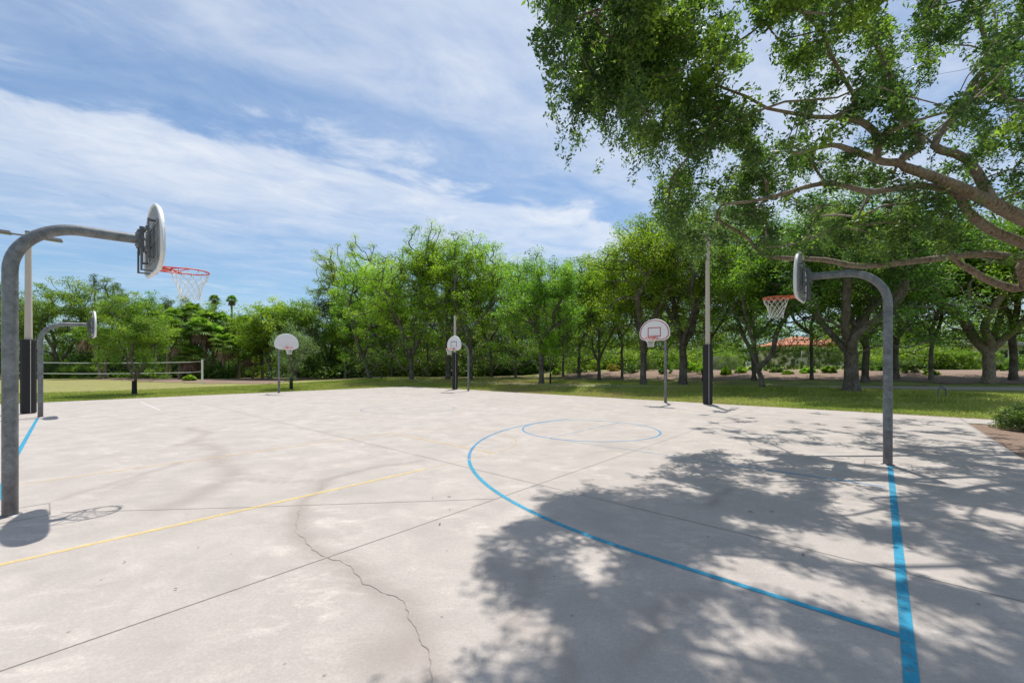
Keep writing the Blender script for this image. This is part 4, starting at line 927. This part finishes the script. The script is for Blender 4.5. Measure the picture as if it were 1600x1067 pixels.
# ------------------------------------------------------------------ light poles
def light_pole(a, b, label, H=6.6, arms=True):
    root = empty('light_pole', W(a, b), 0); tag(root, label, 'light pole', 'padded light poles beside the court')
    MB().tube([(0, 0, 0), (0, 0, 3), (0, 0, H)], [.115, .10, .082], 20).build('pole', M['pole_beige'], root)
    pd = MB(); pts = []
    n = 28
    ring = lambda r_: [r_ + (.006 if k % 2 else 0) for k in range(n)]
    prof = [(.02, .19), (.04, .20), (1.3, .20), (2.66, .20), (2.70, .185)]
    vs = [(rr_ * math.cos(2 * math.pi * k / n), rr_ * math.sin(2 * math.pi * k / n), z) for z, r_ in prof for k, rr_ in enumerate(ring(r_))]
    pd.add(vs, [(i * n + k, i * n + (k + 1) % n, (i + 1) * n + (k + 1) % n, (i + 1) * n + k) for i in range(len(prof) - 1) for k in range(n)] + [tuple(range((len(prof) - 1) * n, len(prof) * n)), tuple(range(n))[::-1]])
    p_ = pd.build('padding', M['pad_black'], root)
    d = Vector((-root.location.x, -root.location.y, 0)).normalized(); d = Matrix.Rotation(.25, 3, 'Z') @ d
    MB().tube([d * .205 + Vector((0, 0, .03)), d * .205 + Vector((0, 0, 2.68))], .010, 5).build('seam', M['lace'], p_)
    if not arms: return
    am = MB(); dv = Vector((V[0], V[1], 0)); am.tube([dv * -.5 + Vector((0, 0, H - .12)), dv * .5 + Vector((0, 0, H - .12))], .03, 8); am.tube([(0, 0, H), (0, 0, H + .05)], .09, 12); am.build('cross_arm', M['lamp_grey'], root)
    for s_ in (-1, 1):
        m_ = Matrix.Rotation(av, 3, 'Z'); l = MB(); l.box(dv * s_ * .62 + Vector((0, 0, H - .10)), (.48, .26, .10), m_, (.8, .7)); lh = l.build('lamp_head', M['lamp_grey'], root)
        g_ = MB(); g_.box(dv * s_ * .62 + Vector((0, 0, H - .158)), (.42, .24, .014), m_); g_.build('lens', M['glass_dark'], lh)
light_pole(23.3, -.4, 'light pole with twin lamp heads and black padding at the far left of the court')
light_pole(23.3, 19.95, 'light pole with black padding at the far corner behind the farthest hoop', 5.4, False)
light_pole(5.85, 19.95, 'light pole with black padding just right of the red bordered board', 7.6)

# ------------------------------------------------------------------ volleyball net
def volley():
    L_, R_ = Vector(((14 - 800) / F_PX * 36.4, 36.4, -.03)), T(316, 600); root = empty('volleyball_net', (L_ + R_) / 2); tag(root, 'volleyball net with two pale tapes and white posts across the left lawn', 'volleyball net')
    c = root.location; n = 30
    for p in (L_, R_):
        MB().tube([p - c - Vector((0, 0, .1)), p - c + Vector((0, 0, 2.3))], .075, 12).build('post', M['pvc_white'], root)
    for h, sag in ((2.08, .10), (1.12, .10)):
        mb = MB(); vs = []
        P_ = [L_.lerp(R_, t) - c + Vector((0, 0, h - sag * math.sin(t * math.pi))) for t in np.linspace(.004, .94, n)]
        for p in P_: vs += [p + Vector((0, -.006, -.035)), p + Vector((0, -.006, .035)), p + Vector((0, .006, .035)), p + Vector((0, .006, -.035))]
        mb.add(vs, [(4 * i + k, 4 * i + (k + 1) % 4, 4 * i + 4 + (k + 1) % 4, 4 * i + 4 + k) for i in range(n - 1) for k in range(4)]); mb.tube([P_[-1], R_ - c + Vector((0, 0, h + .05))], .014, 5)
        mb.build('tape', M['tape_white'], root)
    mb = MB()
    for i in range(141):
        t = .004 + .936 * i / 140; p = L_.lerp(R_, t) - c; sg = .1 * math.sin(t * math.pi); mb.tube([p + Vector((0, 0, 1.12 - sg)), p + Vector((0, 0, 2.08 - sg))], .0018, 3, False)
    for j in range(1, 9):
        mb.tube([L_.lerp(R_, t) - c + Vector((0, 0, 1.12 + .96 * j / 9 - .1 * math.sin(t * math.pi))) for t in np.linspace(.004, .94, 12)], .0018, 3, False)
    mb.build('netting', M['netting'], root)
volley()

# ------------------------------------------------------------------ small things
p = T(1472, 620); root = empty('water_standpipe', p); tag(root, 'small dark bent water pipe standing in the grass right of the right hoop post', 'pipe')
MB().tube([(-.18, 0, -.05), (-.18, 0, .30), (-.15, 0, .38), (-.08, 0, .42), (.08, 0, .42), (.15, 0, .38), (.18, 0, .30), (.18, 0, -.05)], .028, 10).build('pipe', M['dark_steel'], root)
mb = MB(); mb.tube([(0, 0, .40), (0, 0, .50)], .045, 10); mb.box((0, 0, .51), (.16, .03, .02)); mb.build('valve', M['dark_steel'], root)
p = T(385, 590); root = empty('small_sign', p); tag(root, 'small pale sign on a thin post before the palms', 'sign')
MB().box((0, 0, .55), (.05, .05, 1.1)).build('post', M['pvc_white'], root); mb = MB(); mb.box((0, -.035, 1.05), (.62, .02, .42)); mb.build('panel', M['stucco_white'], root)
for px, by, lab in ((597, 592.5, 'short dark path light between the two leftmost trunks of the tall row'), (1478 - 380, 596, 'short dark path light on the lawn left of the padded pole')):
    p = T(px, by); root = empty('path_light', p); tag(root, lab, 'path light', 'path lights')
    MB().tube([(0, 0, -.05), (0, 0, .75)], .055, 10).build('post', M['wrap_black'], root); MB().tube([(0, 0, .75), (0, 0, .80), (0, 0, .9)], [.10, .10, .03], 12).build('lamp_cap', M['wrap_black'], root)
# slatted fence under the arching bush
p = T(1124, 577); root = empty('slatted_fence', p); tag(root, 'pale slatted fence under the arching bush right of the padded pole', 'fence')
s_ = F_PX / p.y; wd = 44 / s_; mb = MB()
for i in range(int(wd / .14)): mb.box((-wd / 2 + i * .14, -.9, .75), (.09, .02, 1.5))
mb.build('slat', M['fence_grey'], root); mb = MB()
for z in (.3, 1.25): mb.box((0, -.87, z), (wd, .04, .07))
mb.build('rail', M['fence_grey'], root)
for x_ in (-wd / 2, 0, wd / 2): MB().box((x_, -.82, .8), (.1, .055, 1.7)).build('post', M['fence_grey'], root)

def house(px, Y, w_, d_, hw, hr, label, tile_, wall_, rz=0, hip=.32, zoff=0):
    x = (px - 800) / F_PX * Y; z = float(terrain(x, Y)) - .1 + zoff; root = empty('house', (x, Y, z), rz); tag(root, label, 'house')
    MB().box((0, 0, hw / 2), (w_, d_, hw)).build('wall', M[wall_], root)
    o = .5; a, b = w_ / 2 + o, d_ / 2 + o; c = w_ / 2 - d_ * .5; c = max(c, .6); t = hw + hr
    V_ = [(-a, -b, hw), (a, -b, hw), (a, b, hw), (-a, b, hw), (-c, 0, t), (c, 0, t), (-a, -b, hw - .2), (a, -b, hw - .2), (a, b, hw - .2), (-a, b, hw - .2)]
    MB().add(V_, [(0, 1, 5, 4), (2, 3, 4, 5), (1, 2, 5), (3, 0, 4), (0, 6, 7, 1), (1, 7, 8, 2), (2, 8, 9, 3), (3, 9, 6, 0), (9, 8, 7, 6)]).build('roof', M[tile_], root)
    for k in (-.3, 0, .3):
        f_ = MB(); f_.box((k * w_, -d_ / 2 - .02, hw * .55), (1.3, .06, 1.3)); wn = f_.build('window', M['pvc_white'], root); g_ = MB(); g_.box((k * w_, -d_ / 2 - .055, hw * .55), (1.1, .02, 1.1)); g_.build('pane', M['glass_dark'], wn)
    return root
r_ = house(1246, 66, 8.2, 7, 3.1, 1.5, 'house with red tiled hip roof showing above the long clipped hedge', 'tile_red', 'stucco', zoff=.65)
g_ = MB(); g_.add([(1.0, -4.6, 3.12), (4.4, -4.6, 3.12), (2.7, -4.6, 4.0), (1.0, 0, 3.12), (4.4, 0, 3.12), (2.7, 0, 4.0)], [(0, 1, 2), (0, 2, 5, 3), (1, 4, 5, 2), (0, 3, 4, 1)]); g_.build('gable_roof', M['tile_red'], r_)
house(1520, 64, 9, 8, 3.0, 1.5, 'pale house with light tiled roof glimpsed behind the pale forked oak', 'tile_grey', 'stucco', zoff=.6)
house(548, 70, 10, 7, 2.4, 1.6, 'low house with pale grey roof glimpsed left of the tall row', 'tile_grey', 'stucco_white')
house(878, 66, 7, 7, 2.2, 1.5, 'low house with grey roof glimpsed right of the sapling', 'tile_grey', 'stucco_white')
